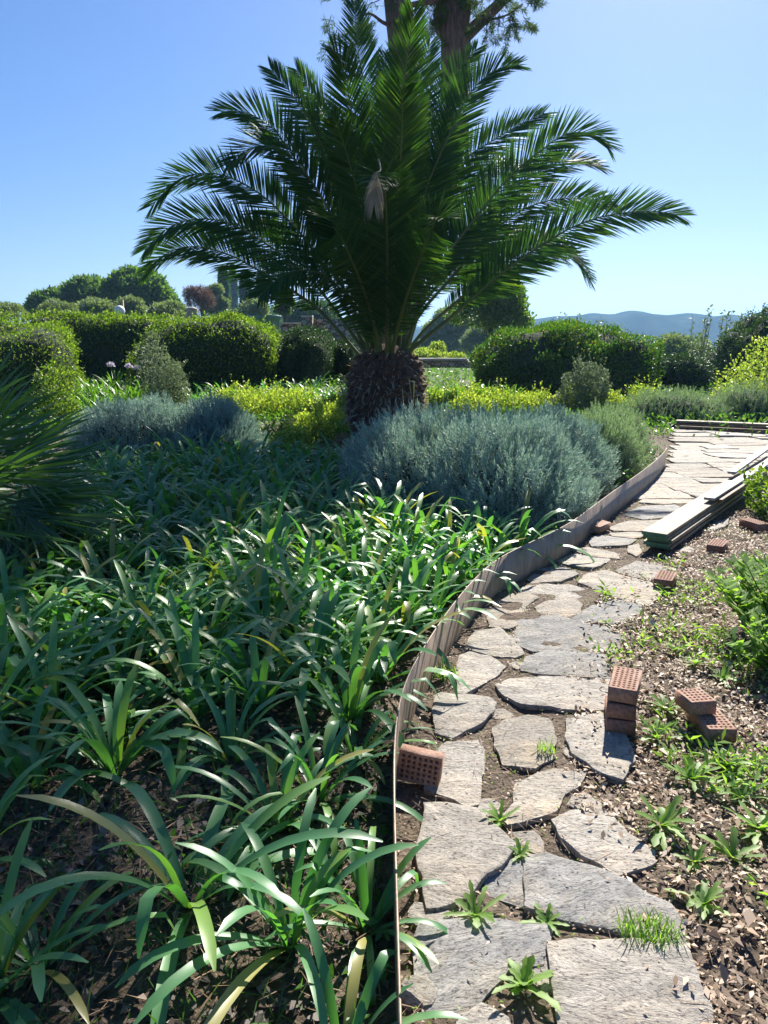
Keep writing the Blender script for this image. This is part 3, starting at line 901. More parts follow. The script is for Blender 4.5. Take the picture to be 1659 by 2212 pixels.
for k, (pp, dy, wu) in enumerate(FR):
    n = len(pp); pts = []
    for i, (x, y_) in enumerate(pp[::-1]):
        s = (i + 1) / n
        pts.append(PV(x, y_, dy * s))
    rb = random.Random(k); aa = math.atan2(pts[0].y, pts[0].x)
    b_ = Vector((math.cos(aa) * .22, math.sin(aa) * .22, 1.12 + rb.uniform(-.08, .1)))
    pts = [b_] + pts
    L = sum((pts[i + 1] - pts[i]).length for i in range(len(pts) - 1))
    face = toc * 1.0 + up * wu * (1 if wu < 2 else 1.0)
    if wu >= 2: face = Vector((0, .25, 1)) * 1.0 + Vector((-1 if pp[0][0] < 830 else 1, 0, 0)) * .8
    fo = frond(pts, face, 100 + k, palm, llen=min(.60, .33 + L * .056), nl=int(105 + L * 26), dihed=.12 if wu < 1 else .35, t0=.13 if abs(pp[0][0] - 835) < 280 else .27)
rsf = random.Random(77)
for k in range(0):
    az = math.radians([205, 335, 190, 350, 230, 305, 160, 20, 250, 290][k])
    el = [.15, .1, .3, .35, .5, .45, .2, .25, .3, .2][k]; L = rsf.uniform(2.2, 3.0)
    d = Vector((math.cos(az), math.sin(az), 0)); pts = []
    for i in range(6):
        s = i / 5
        pts.append(d * (.2 + L * s * .85) + up * (1.1 + L * (el + .55) * s - 1.0 * L * s * s * .62))
    frond(pts, up * 1.0 + Vector((rsf.uniform(-.4, .4), -.7, 0)), 300 + k, palm, llen=.42, nl=85, t0=.22)
# broken dry frond tip hanging in the middle of the crown
pts = [PV(818, 345, -2.7), PV(822, 368, -2.9), PV(812, 378, -3.0), PV(808, 440, -3.0)]
o = frond(pts, toc, 500, palm, 'palmdead', llen=.16, nl=26, rachis_r=.007, name='dead_frond', t0=.5, wmul=.3, droop=1.0)
o['label'] = 'broken whitish dry frond hanging in the crown'

# ------------------------------------------------------------------ generic bushes
def bush(name, label, cat, c, r, mat, n, L, W, seed, group=None, p=2.4, lumpa=.10, thick=.30, core=True, zmin=-.1, upb=.3, parts=True, lf=(2, 6), aspect=None):
    """c centre on the ground, r = (rx, ry, height)"""
    rs = np.random.RandomState(seed); fn = lump(rs, 9, lf); fn2 = lump(rs, 9, (9, 16))
    D = rnd_dirs(rs, n, zmin)
    R = srad(D, p) * (1 + lumpa * fn(D) + lumpa * .45 * fn2(D))
    u = rs.uniform(0, 1, n) ** 2.0
    spike = rs.uniform(0, 1, n) ** 9 * .06
    fn3 = lump(rs, 12, (7, 18)); keep = (fn3(D) > -.95) | (rs.uniform(0, 1, n) < .25)
    D, R, u, spike = D[keep], R[keep], u[keep], spike[keep]; n = len(D)
    k = .93 * (R * (1 - thick * u + spike + .05 * fn3(D)))[:, None]
    sc_ = np.array([r[0], r[1], r[2]])
    P = D * k * sc_
    nrm = unit(D / sc_ * max(r))
    dr = unit(nrm * .7 + rs.normal(size=(n, 3)) * .6 + np.array([0, 0, upb]))
    ns = 46 if core else 20
    Ds = rnd_dirs(rs, ns, .25); Rs = .93 * (srad(Ds, p) * (1 + lumpa * fn(Ds)))[:, None]; Bs = Ds * Rs * sc_
    As = unit(Ds * .35 + np.array([0, 0, 1.0]) + rs.normal(size=(ns, 3)) * .3); Hs = rs.uniform(.08, .30, ns)[:, None]
    PP2 = []; DD2 = []
    for q in np.linspace(0, 1, 9):
        PP2.append(Bs + As * Hs * q); DD2.append(As * .4 + rs.normal(size=(ns, 3)) * .6)
    P = np.concatenate([P] + PP2); dr = np.concatenate([dr] + DD2); n = len(P)
    V, Q = leafquads(P, dr, rs.normal(size=(n, 3)) , L * rs.uniform(.65, 1.25, n), W * rs.uniform(.7, 1.2, n))
    root = obj(name, mesh_np('foliage', V, Q), M[mat] if isinstance(mat, str) else mat, loc=c)
    setp(root, label, cat, group)
    if core:
        # solid dark core added to stop the view through the leaves
        a = np.linspace(0, 2 * np.pi, 33)[:-1]; z = np.linspace(-.08, 1, 13)
        VV = []
        for zz in z:
            rr0 = math.sqrt(max(0, 1 - min(1, abs(zz)) ** 2))
            dd = np.stack([rr0 * np.cos(a), rr0 * np.sin(a), np.full(32, zz)], 1) + 1e-6
            dd = unit(dd)
            VV.append(dd * (srad(dd, p) * (1 + lumpa * fn(dd) + lumpa * .45 * fn2(dd)) * (1 - thick * .42))[:, None] * sc_)
        VV = np.concatenate(VV); i2 = np.arange(13 * 32).reshape(13, 32)
        Q2 = np.stack([i2[:-1], np.roll(i2[:-1], -1, 1), np.roll(i2[1:], -1, 1), i2[1:]], -1).reshape(-1, 4)
        obj('filler_core', mesh_np('filler_core', VV, Q2), M['core'], root)
    return root

def bushpx(name, label, cat, x0, x1, yt, Y, mat, n, L, W, seed, dep=None, zb=None, **kw):
    xa = (x0 - 829.5) / FPX * Y; xb = (x1 - 829.5) / FPX * Y
    rx = abs(xb - xa) / 2 * 1.0
    cx = (xa + xb) / 2
    ztop = A((x0 + x1) / 2, yt, Y).z
    zg = float(zt(cx, Y)) if zb is None else zb
    return bush(name, label, cat, (cx, Y, zg), (rx, dep or rx * .8, ztop - zg), mat, n, L, W, seed, **kw)

def lavender(name, label, c, r, nsh, seed, mat='lav', group=None, p=2.2, spikes=0, leafL=.056, leafW=.0088, shl=.15):
    rs = np.random.RandomState(seed); fn = lump(rs, 9, (2, 5)); fn2 = lump(rs, 10, (9, 20))
    D = rnd_dirs(rs, nsh, -.05)
    lum = lambda D: .97 + .08 * fn(D) + .085 * fn2(D)
    sc_ = np.array(r)
    R = srad(D, p) * lum(D) * (1 - .26 * rs.uniform(0, 1, nsh) ** 1.3)
    P = D * R[:, None] * sc_
    nrm = unit(D / sc_ * max(r))
    ax = unit(nrm * .75 + np.array([0, 0, .75]) + rs.normal(size=(nsh, 3)) * .28)
    K = 17
    tt = np.tile(np.linspace(0, 1, K), (nsh, 1)) + rs.uniform(-.02, .02, (nsh, K))
    an = np.tile(np.arange(K) * 2.4, (nsh, 1)) + rs.uniform(0, 6.28, (nsh, 1))
    U = unit(np.cross(ax, np.array([.3, .5, .8]))); W_ = np.cross(ax, U)
    sl_ = (shl * rs.uniform(.7, 1.2, nsh))[:, None, None]
    base_ = P[:, None, :] - ax[:, None] * sl_ * .5 + ax[:, None] * tt[..., None] * sl_
    rd = U[:, None] * np.cos(an)[..., None] + W_[:, None] * np.sin(an)[..., None]
    tip = tt[..., None]
    dr = unit(rd * (1.0 - .55 * tip) + ax[:, None] * (.55 + .9 * tip))
    side = np.cross(dr, ax[:, None] + 0 * dr)
    n = nsh * K
    V, Q = leafquads(base_.reshape(n, 3), dr.reshape(n, 3), side.reshape(n, 3), (leafL * (1 - .35 * tt) * rs.uniform(.8, 1.2, (nsh, K))).reshape(n), leafW, .1)
    root = obj(name, mesh_np('foliage', V, Q), M[mat], loc=c)
    setp(root, label, 'lavender', group)
    a = np.linspace(0, 2 * np.pi, 49)[:-1]; z = np.linspace(-.06, 1, 17); VV = []
    for zz in z:
        rr0 = math.sqrt(max(0, 1 - min(1, abs(zz)) ** 2))
        dd = unit(np.stack([rr0 * np.cos(a), rr0 * np.sin(a), np.full(48, zz)], 1) + 1e-6)
        VV.append(dd * (srad(dd, p) * lum(dd) * .72)[:, None] * sc_)
    VV = np.concatenate(VV); i2 = np.arange(17 * 48).reshape(17, 48)
    Q2 = np.stack([i2[:-1], np.roll(i2[:-1], -1, 1), np.roll(i2[1:], -1, 1), i2[1:]], -1).reshape(-1, 4)
    obj('filler_core', mesh_np('filler_core', VV, Q2), M['core'], root)  # added dark blob that closes gaps between the shoots
    if spikes:
        D = rnd_dirs(rs, spikes, .35); P = D * (srad(D, p) * lum(D))[:, None] * sc_
        V, Q = leafquads(P, unit(D * .4 + np.array([0, 0, 1]) + rs.normal(size=(spikes, 3)) * .15), rs.normal(size=(spikes, 3)), rs.uniform(.12, .3, spikes), .005, .1, .9)
        obj('flower_stalk', mesh_np('flower_stalk', V, Q), M['grey'], root)['kind'] = 'stuff'
    return root
lg = 'lavender bushes in the bed'
lavender('lavender_bush', 'big dark blue grey lavender, left part of the large mass right of the palm', (.34, 7.1, 0), (.74, 1.05, .80), 3600, 1, group=lg, spikes=90)
lavender('lavender_bush', 'largest silvery lavender spilling towards the steel edging', (1.02, 6.5, 0), (.78, 1.15, .82), 5000, 2, group=lg, spikes=60)
lavender('lavender_bush', 'lavender behind and right of the largest one, partly in the sun', (1.75, 7.95, 0), (.60, .85, .72), 2600, 3, group=lg, spikes=40)
lavender('lavender_bush', 'green sunlit lavender at the right end of the bed by the tip of the edging', (2.38, 8.6, 0), (.58, .72, .64), 2200, 4, 'lavg', group=lg)
lavender('lavender_bush', 'pale lavender behind the green one at the edge of the path', (2.9, 9.9, 0), (.58, .6, .60), 1500, 5, 'lavg', group=lg)
lavender('lavender_bush', 'blue grey lavender left of the palm, left half beside the fan palm', (-3.2, 10.0, 0), (.95, .8, .70), 3600, 6, group=lg)
lavender('lavender_bush', 'blue grey lavender left of the palm, right half before the yellow plants', (-2.25, 9.9, 0), (.75, .75, .66), 3000, 7, group=lg)
lavender('lavender_bush', 'low sunlit grey bush beyond the far boards', (5.2, 13.6, .1), (1.0, .6, .52), 900, 8, 'lavg', group=lg)
lavender('lavender_bush', 'low sunlit grey bush at the right edge beyond the far boards', (6.8, 13.9, .1), (1.0, .6, .56), 900, 9, 'lavg', group=lg)

# hedges and shrubs
hg = 'clipped evergreen bushes round the lawn'
bushpx('hedge_bush', 'round sunlit clipped bush at the left edge of the garden', 'bush', -170, 190, 684, 15.5, 'hedge', 34000, .05, .03, 21, dep=1.5, p=4.0, group=hg)
bushpx('hedge', 'long flat topped hedge with a dark front behind the pale strap leaves', 'hedge', 70, 420, 678, 20.5, 'hedge', 34000, .07, .042, 22, dep=1.0, p=7, lumpa=.05, group=hg)
bushpx('hedge_bush', 'middle clipped bush joining the long hedge, dark in front with a gilded top', 'bush', 320, 625, 682, 18.3, 'hedge', 34000, .055, .036, 23, dep=1.2, p=4.5, lumpa=.08, group=hg)
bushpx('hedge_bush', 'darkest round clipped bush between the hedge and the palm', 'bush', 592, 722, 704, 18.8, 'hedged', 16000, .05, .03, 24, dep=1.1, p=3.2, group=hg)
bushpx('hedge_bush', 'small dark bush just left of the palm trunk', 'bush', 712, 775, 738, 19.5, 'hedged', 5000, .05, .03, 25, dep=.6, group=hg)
bushpx('shrub', 'wide dark green dome shaped shrub with a lighter top, right of the palm', 'shrub', 1024, 1392, 712, 17.2, 'dome', 60000, .065, .032, 26, dep=1.7, p=2.9, lumpa=.12)
bushpx('shrub', 'small pale variegated shrub in front of the dome shaped one', 'shrub', 1207, 1324, 794, 14.4, 'grey', 7500, .05, .03, 27, dep=.5, lumpa=.2, thick=.6, core=False)
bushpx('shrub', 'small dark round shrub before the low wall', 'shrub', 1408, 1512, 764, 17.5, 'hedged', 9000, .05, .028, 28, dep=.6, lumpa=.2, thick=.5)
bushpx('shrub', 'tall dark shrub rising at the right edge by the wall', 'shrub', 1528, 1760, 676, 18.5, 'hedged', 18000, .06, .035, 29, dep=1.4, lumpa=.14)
bushpx('shrub', 'yellowing loose shrub at the right edge', 'shrub', 1545, 1740, 742, 15.0, 'yellow', 5500, .06, .035, 30, dep=.8, core=False, thick=.8, lumpa=.16)
bushpx('shrub', 'grey green upright shrub among the strap leaves in front of the hedge', 'shrub', 318, 410, 758, 14.6, 'grey', 7000, .055, .026, 31, dep=.5, lumpa=.24, thick=.6, core=False)
bushpx('shrub', 'green shrub at the left of the lavender below the round bush', 'shrub', 90, 170, 800, 13.2, 'hedge', 3500, .06, .03, 131, dep=.5, lumpa=.24, thick=.6, core=False)
# sparse tall sprouts near the wall
rs = np.random.RandomState(8)
for k, (px, yt, Y) in enumerate([(1500, 662, 22), (1262, 690, 24), (1560, 668, 22.5), (1610, 664, 22), (1650, 660, 22)]):
    p0 = A(px, 780, Y); H = A(px, yt, Y).z
    m = MB(); P = []; D = []
    for j in range(5):
        x = rs.uniform(-.35, .35); zt_ = H * rs.uniform(.8, 1.0)
        m.tube([(x * .3, 0, .2), (x, .05, zt_ * .6), (x * 1.1, 0, zt_)], [.012, .009, .004], 5)
        for q in np.linspace(.35, 1, 22):
            P.append((x * (.3 + .8 * q), 0, zt_ * q)); D.append(rs.normal(size=3) + np.array([0, 0, .3]))
    V, Q = leafquads(np.array(P), np.array(D), rs.normal(size=(len(P), 3)), .13, .07)
    t = m.obj('sapling', M['barkg'], loc=(p0.x, Y, 0))
    setp(t, ['tall thin sapling left of the right hand shrub against the blue hills', 'thin sapling showing just above the dome shaped shrub',
             'thin pale sapling behind the right hand shrub', 'second thin sapling behind the right hand shrub', 'thin sapling nearest the right edge of the photo'][k], 'sapling', 'saplings along the low wall')
    obj('foliage', mesh_np('foliage', V, Q), M['grey'], t)

# yellow green sunlit perennials: one bush per clump
def clump_field(name, cat, labelf, spots, mat, L, W, n, group, h, seed):
    for k, (px, py, s) in enumerate(spots):
        p = G(px, py)
        bush(name, labelf(k), cat, (p.x, p.y, p.z), (s, s * .8, h * random.Random(seed + k).uniform(.8, 1.15)), mat, n, L, W, seed + k, group=group, core=False, thick=.75, lumpa=.15, upb=.8)
ylabs = ['yellow green leafy plant farthest left behind the left lavender', 'yellow leafy plant behind the right end of the left lavender', 'yellow green plant in the middle of the sunny patch left of the palm',
         'taller yellow plant at the back of the sunny patch left of the palm', 'brightest yellow plant beside the left foot of the palm trunk', 'low yellow plant in front of the palm trunk, left side',
         'yellow plant tucked against the left side of the palm trunk', 'small greyish yellow plant at the front tip of the sunny patch']
clump_field('leafy_plant', 'plant', lambda k: ylabs[k], [(505, 880, .55), (560, 900, .5), (625, 890, .6), (590, 862, .6), (700, 925, .45), (668, 950, .35), (735, 890, .35), (628, 985, .28)], 'yellow', .05, .03, 3000, 'yellow leafy plants left of the palm', .42, 60)
ylabs2 = ['yellow leafy plant right against the palm trunk', 'yellow plant second right of the palm trunk', 'yellow plant between the trunk and the dome shaped shrub', 'yellow plant behind the top of the large lavender',
          'yellow plant behind the large lavender, middle of its row', 'yellow plant left below the small variegated shrub', 'yellow plant right below the small variegated shrub', 'yellow plant right behind the green lavender', 'yellow plant before the far boards']
clump_field('leafy_plant', 'plant', lambda k: ylabs2[k], [(945, 880, .4), (1000, 870, .5), (1060, 862, .55), (1010, 900, .45), (1100, 895, .5), (1160, 885, .5), (1255, 890, .5), (1330, 895, .45), (1390, 880, .4)], 'yellow', .05, .03, 2600, 'yellow leafy plants right of the palm', .42, 80)

# ------------------------------------------------------------------ strap leaved plants
def strap(rs, base, az, L, W, el, curl, seg=9, twist=0.0, vfold=.22, kink=None):
    """arching strap leaf: returns V (seg+1,3,3)"""
    p = np.array(base, float); e = el; ds = L / seg; out = []
    h = np.array([math.cos(az), math.sin(az), 0]); s0 = np.array([-h[1], h[0], 0])
    for i in range(seg + 1):
        t = i / seg
        d = h * math.cos(e) + np.array([0, 0, 1]) * math.sin(e)
        nrm = -h * math.sin(e) + np.array([0, 0, 1]) * math.cos(e)
        tw = twist * t; s = s0 * math.cos(tw) + nrm * math.sin(tw); nn = nrm * math.cos(tw) - s0 * math.sin(tw)
        wd = W * .5 * float(np.interp(t, [0, .15, .5, .82, .95, 1], [.55, .75, 1, .92, .7, .16]))
        vf = vfold * (1 - .6 * t)
        out.append([p + s * wd + nn * wd * vf, p - nn * wd * vf * .6, p - s * wd + nn * wd * vf])
        c = curl * (.35 + 1.3 * t) / seg
        if kink and i == kink: c += .9
        e -= c
        p = p + d * ds
    return np.array(out)

def strap_clump(seed, nl=16, L=(.38, .62), W=(.029, .039), el=(.55, 1.42), curl=(1.1, 2.3)):
    rs = np.random.RandomState(seed); mb = MB()
    for i in range(nl):
        az = i * 2.399 + rs.uniform(-.3, .3); f = rs.uniform(0, 1)
        e = el[0] + (el[1] - el[0]) * f
        seg = 9
        S = strap(rs, (math.cos(az) * .02, math.sin(az) * .02, -.01), az, rs.uniform(*L) * (1 - .15 * f), rs.uniform(*W), e, rs.uniform(*curl) * (1.25 - .55 * f), seg,
                  rs.uniform(-.3, .3), kink=rs.choice([None, None, None, None, None, 6]))
        V = S.reshape(-1, 3); q = []
        for j in range(seg):
            a = j * 3
            q += [(a, a + 1, a + 4, a + 3), (a + 1, a + 2, a + 5, a + 4)]
        mb.add(V, q)
    return mb.mesh('leaves', True)
CL = [strap_clump(s, 17 + s % 6) for s in range(10)]
CLb = [strap_clump(50 + s, 15 + s, (.36, .58), (.028, .037), (.35, 1.4), (1.0, 2.3)) for s in range(6)]
for m_ in CL + CLb: m_.materials.append(M['aga'])
placed = []
def agap(x, y, me, s, rz, label, group):
    o = obj('agapanthus', me, loc=(x, y, float(zt(x, y)) + .005)); o.rotation_euler = (0, 0, rz); o.scale = (s, s, s)
    placed.append((x, y)); return setp(o, label, 'agapanthus', group)
gf = 'agapanthus clumps at the front of the bed'
FRONT = [
 (410, 1950, 2, 1.22, 0.3, 'large agapanthus clump with upright and sprawling leaves, standing alone over bare leaf litter'),
 (626, 2035, 3, .98, 1.9, 'agapanthus clump with wide leaves fanned flat, nearest one left of the edging'),
 (795, 2010, 0, .72, .9, 'small bright agapanthus clump touching the near edging'),
 (85, 2090, 1, .85, 2.6, 'agapanthus clump with arched leaves at the lower left, second from the edge'),
 (-20, 2150, 4, .9, 4.0, 'agapanthus clump cut by the lower left corner'),
 (740, 2320, 0, .75, 5.2, 'agapanthus whose leaf tips poke up from the bottom edge'),
 (600, 1790, 2, .9, 3.3, 'agapanthus clump behind the large lone one, to its right'),
 (690, 1730, 4, .85, 4.4, 'agapanthus clump left of the leaning brick'),
 (770, 1640, 1, .8, 2.2, 'agapanthus clump whose leaves reach over the edging above the leaning brick'),
 (500, 1650, 5, .85, 1.2, 'agapanthus clump in the middle distance with one bent leaf hanging down'),
 (60, 1700, 3, .95, 5.5, 'agapanthus clump at the left edge above the dark litter'),
 (280, 1560, 2, .8, 4.9, 'agapanthus clump with an upright pair of leaves, left of the middle'),
 (-60, 1880, 5, .9, .4, 'agapanthus with two long leaves entering from the left edge'),
]
for px, py, mi, s, rz, lab in FRONT:
    p = G(px, py); agap(p.x, p.y, CLb[mi], s * .92, rz, lab, gf)
rs = np.random.RandomState(31)
lavs = [((.34, 7.0), .95), ((1.06, 6.4), 1.2), ((1.85, 7.9), .75), ((2.7, 8.4), .8), ((-3.2, 10), 1.0), ((-2.25, 9.9), .9), ((PX, PY), .8)]
cnt = 0
for it in range(9000):
    y = rs.uniform(2.2, 8.9); x = rs.uniform(-4.2, edge_x(y) - .19)
    if y < 2.3 and x < -.2 and rs.rand() < .6: continue
    if y > 7.4 and (x > -.4): continue
    if y > 6.2 and x > 1.3: continue
    if any((x - c[0]) ** 2 + (y - c[1]) ** 2 < r * r for c, r in lavs): continue
    if abs(x) > .62 * (y + 1) : continue
    if (x + 3.0) ** 2 + (y - 4.75) ** 2 < .8 ** 2: continue
    dm = .25 if y < 2.7 else (.20 if y < 4.8 else (.235 if y < 6 else .27))
    if y > 5.6 and x < -3.0: continue
    if any((x - a) ** 2 + (y - b) ** 2 < dm * dm for a, b in placed): continue
    zone = 'mid' if y < 4.5 else ('back' if y < 6.3 else 'far')
    lab = {'mid': 'one of the crowded agapanthus clumps in the front bed, left of the edging curve',
           'back': 'one of the crowded agapanthus clumps halfway back in the bed before the large lavender',
           'far': 'one of the agapanthus clumps farthest back before the left lavender'}[zone]
    agap(x, y, CL[rs.randint(10)], rs.uniform(.82, 1.08) * (1.12 if y > 4.8 else 1), rs.uniform(0, 6.28), lab,
         {'mid': 'agapanthus crowding the front of the bed', 'back': 'agapanthus halfway back in the bed', 'far': 'agapanthus at the back of the bed'}[zone])
    cnt += 1
    if cnt > 285: break
print('agapanthus', cnt)
# far strap leaved rows, sunlit
CLl = [strap_clump(80 + s, 20, (.4, .65), (.022, .03), (.9, 1.5), (.5, 1.4)) for s in range(4)]
for m_ in CLl: m_.materials.append(M['agalit'])
def straprow(n, x0, x1, y0, y1, me_list, label, group, seed, s=(.9, 1.2)):
    r = random.Random(seed)
    for k in range(n):
        px = x0 + (x1 - x0) * (k + r.uniform(-.3, .3)) / max(1, n - 1); py = r.uniform(y0, y1)
        p = G(px, py); o = obj('strap_leaf_plant', r.choice(me_list), loc=p); sc = r.uniform(*s); o.scale = (sc, sc, sc); o.rotation_euler = (0, 0, r.uniform(0, 6))
        setp(o, label, 'plant', group)
straprow(16, 165, 320, 832, 862, CLl, 'one of the yellow green strap leaved plants in the sun behind the left lavender', 'sunlit strap leaved plants on the left', 1)
straprow(14, 150, 300, 870, 900, CLl, 'one of the pale grassy plants just behind the left lavender', 'pale grassy plants left', 5, (.8, 1.0))
straprow(26, 400, 760, 832, 856, CL[:4], 'one of the dark strap leaved plants in the row in front of the clipped bushes', 'dark strap leaved row in front of the hedge', 2)
straprow(10, 935, 1110, 850, 872, CLl, 'one of the bright strap leaved plants right of the palm trunk', 'bright strap leaved plants right of the palm', 3)
for k, (px, py, lab) in enumerate([(1385, 862, 'spiky upright iris right of the variegated shrub'), (1440, 865, 'dark spiky iris near the small round shrub')]):
    p = G(px, py); o = obj('iris', (CLl if k == 0 else CL)[k], loc=p); o.scale = (1.0, 1.0, 1.1); setp(o, lab, 'iris')
# faded flower heads left
for k, (px, py) in enumerate([(243, 790), (282, 793), (300, 797)]):
    p = G(px, 838); top = A(px, py, p.y)
    m = MB(); m.tube([(0, 0, 0), (.02, 0, (top.z - p.z) * .6), (0, 0, top.z - p.z)], [.006, .005, .004], 5)
    t = m.obj('flower_stem', M['agalit'], loc=p)
    setp(t, ['leftmost faded lilac flower head above the sunlit strap leaves', 'middle faded lilac flower head above the sunlit strap leaves', 'rightmost faded lilac flower head above the sunlit strap leaves'][k], 'flower', 'faded flower heads in front of the hedge')
    n = 60; D = rnd_dirs(rs, n, -.2)
    V, Q = leafquads(D * .03 + np.array([0, 0, top.z - p.z]), D, rs.normal(size=(n, 3)), .07, .03)
    obj('flower_head', mesh_np('flower_head', V, Q), M['flower'], t)

# ------------------------------------------------------------------ fan palm on the left
fp = empty('fan_palm', (-2.9, 4.6, 0), 'dwarf fan palm with stiff pointed leaf fans spreading from the left edge of the bed', 'fan palm')
rs = np.random.RandomState(17)
m = MB(); m.tube([(0, 0, -.05), (.02, 0, .25), (0, .02, .45)], [.16, .15, .10], 14); m.obj('trunk', M['trunk'], fp, True)
for k in range(46):
    az = k * 2.399; f = (k + .5) / 46; el = -.1 + 1.3 * (1 - f) ** .8 if k % 2 else -.15 + .9 * rs.uniform(0, 1)
    st = .5 + .35 * rs.uniform(0, 1)
    h = np.array([math.cos(az), math.sin(az), 0]); z = np.array([0, 0, 1.])
    d = h * math.cos(el) + z * math.sin(el); s = np.array([-h[1], h[0], 0]); n_ = np.cross(d, s)
    b0_ = np.array([0, 0, .35]) + h * .06
    hub = b0_ + d * st * .9
    nb = 24; an = np.linspace(-1.45, 1.45, nb) + rs.uniform(-.03, .03, nb)
    ln = (.50 + .15 * np.cos(an)) * rs.uniform(.9, 1.05, nb) * rs.uniform(.9, 1.1)
    fd_ = d[None] * np.cos(an)[:, None] + s[None] * np.sin(an)[:, None] + n_[None] * (-.25 * np.abs(np.sin(an))[:, None])
    fd_ = unit(fd_ + np.array([0, 0, -.08]))
    sd_ = unit(np.cross(fd_, np.repeat(n_[None], nb, 0)) + n_[None] * np.where(np.arange(nb) % 2, .7, -.7)[:, None])
    P = np.repeat(hub[None], nb, 0)
    W = .026
    V = np.stack([P - sd_ * .003, P + sd_ * .003, P + fd_ * (ln * .5)[:, None] + sd_ * W * .5, P + fd_ * (ln * .5)[:, None] - sd_ * W * .5,
                  P + fd_ * (ln * .8)[:, None] + sd_ * W * .3 + np.array([0, 0, -.01]), P + fd_ * (ln * .8)[:, None] - sd_ * W * .3 + np.array([0, 0, -.01]), P + fd_ * ln[:, None] + np.array([0, 0, -.03])], 1)
    b7 = np.arange(nb)[:, None] * 7
    o = obj('fan_leaf', mesh_np('fan_leaf', V.reshape(-1, 3), np.concatenate([b7 + np.array([0, 1, 2, 3]), b7 + np.array([3, 2, 4, 5])]), b7 + np.array([5, 4, 6])), M['fan'], fp)
    m = MB(); m.tube([b0_, b0_ * .5 + hub * .5 + np.array([0, 0, .01]), hub], [.012, .008, .006], 5); m.obj('leaf_stalk', M['rachis'], o, True)

# ------------------------------------------------------------------ right hand plants
def stemplant(name, label, cat, loc, h, nst, spread, L, W, mat, seed, group=None, per=16, lean=(0, 0)):
    rs = np.random.RandomState(seed); m = MB(); P = []; D = []; Ls = []
    for i in range(nst):
        a = rs.uniform(0, 6.28); r = spread * math.sqrt(rs.uniform(0, 1)); hh = h * rs.uniform(.6, 1) * (1 - .35 * (r / spread) ** 2)
        b = np.array([math.cos(a) * r * .35, math.sin(a) * r * .35, 0]); t = np.array([math.cos(a) * r + lean[0] * hh, math.sin(a) * r + lean[1] * hh, hh])
        mid = b * .5 + t * .5 + rs.normal(size=3) * .02
        m.tube([b, mid, t], [.005, .004, .002], 4, False)
        for q in np.linspace(.25, 1, per):
            pp = b * (1 - q) ** 2 + 2 * mid * q * (1 - q) + t * q * q
            a2 = rs.uniform(0, 6.28)
            P.append(pp); D.append((math.cos(a2), math.sin(a2), .55)); Ls.append(L * rs.uniform(.6, 1.2) * (1.1 - .4 * q))
    t = m.obj(name, M['weedd'], loc=loc); setp(t, label, cat, group)
    P = np.array(P); D = np.array(D); S = np.cross(D, np.array([0, 0, 1.0])) + rs.normal(size=P.shape) * .2
    V, Q = leafquads(P, D, S, np.array(Ls), np.array(Ls) * (W / L), .12)
    obj('foliage', mesh_np('foliage', V, Q), M[mat], t)
    return t
p = G(1650, 1420); stemplant('leafy_shrub', 'tall pale green leafy plant at the right edge beside the brick stack', 'plant', (p.x + .24, p.y + .20, 0), .54, 60, .40, .10, .042, 'weed', 1, per=24, lean=(-.1, 0))
p = G(1680, 1480); stemplant('leafy_shrub', 'shorter pale leafy plant below the tall one at the right edge', 'plant', (p.x + .12, p.y + .02, 0), .36, 40, .34, .09, .038, 'weed', 2, per=18)
p = G(1680, 1290); stemplant('leafy_shrub', 'leafy plant behind the tall one at the right edge', 'plant', (p.x + .26, p.y + .1, 0), .42, 40, .32, .08, .032, 'weed', 3, per=20)
p = G(1680, 1120); bush('shrub', 'dark leafed shrub hanging over the board pile at the right edge', 'shrub', (p.x + .22, p.y + .1, 0), (.42, .5, .42), 'hedge', 3600, .05, .03, 44, core=False, thick=.8)
p = G(1640, 1150); stemplant('leafy_shrub', 'low dark plant beside the farthest right brick', 'plant', (p.x + .28, p.y + .3, 0), .3, 20, .25, .05, .022, 'weedd', 5, per=12)
p = G(1710, 900); stemplant('leafy_shrub', 'yellow tipped plant reaching in at the right edge near the far boards', 'plant', (p.x, p.y - .5, 0), .9, 26, .4, .08, .035, 'yellow', 6, per=16)

def rosette(seed, n=12, L=(.08, .16), W=.028, el=(.15, .8)):
    rs = np.random.RandomState(seed); mb = MB()
    for i in range(n):
        az = i * 2.399 + rs.uniform(-.3, .3)
        S = strap(rs, (0, 0, .002), az, rs.uniform(*L), W * rs.uniform(.7, 1.2), rs.uniform(*el), rs.uniform(.3, 1.1), 6, rs.uniform(-.4, .4), .3)
        # lobed edge
        for j in range(1, 6):
            f = 1.18 if j % 2 else .72
            mdl = S[j, 1]; S[j, 0] = mdl + (S[j, 0] - mdl) * f; S[j, 2] = mdl + (S[j, 2] - mdl) * f
        V = S.reshape(-1, 3); q = []
        for j in range(6):
            a = j * 3; q += [(a, a + 1, a + 4, a + 3), (a + 1, a + 2, a + 5, a + 4)]
        mb.add(V, q)
    me = mb.mesh('leaves', True); me.materials.append(M['weed']); return me
RO = [rosette(s, 11 + s, (.05, .13), .022, (.2, 1.1)) for s in range(6)]
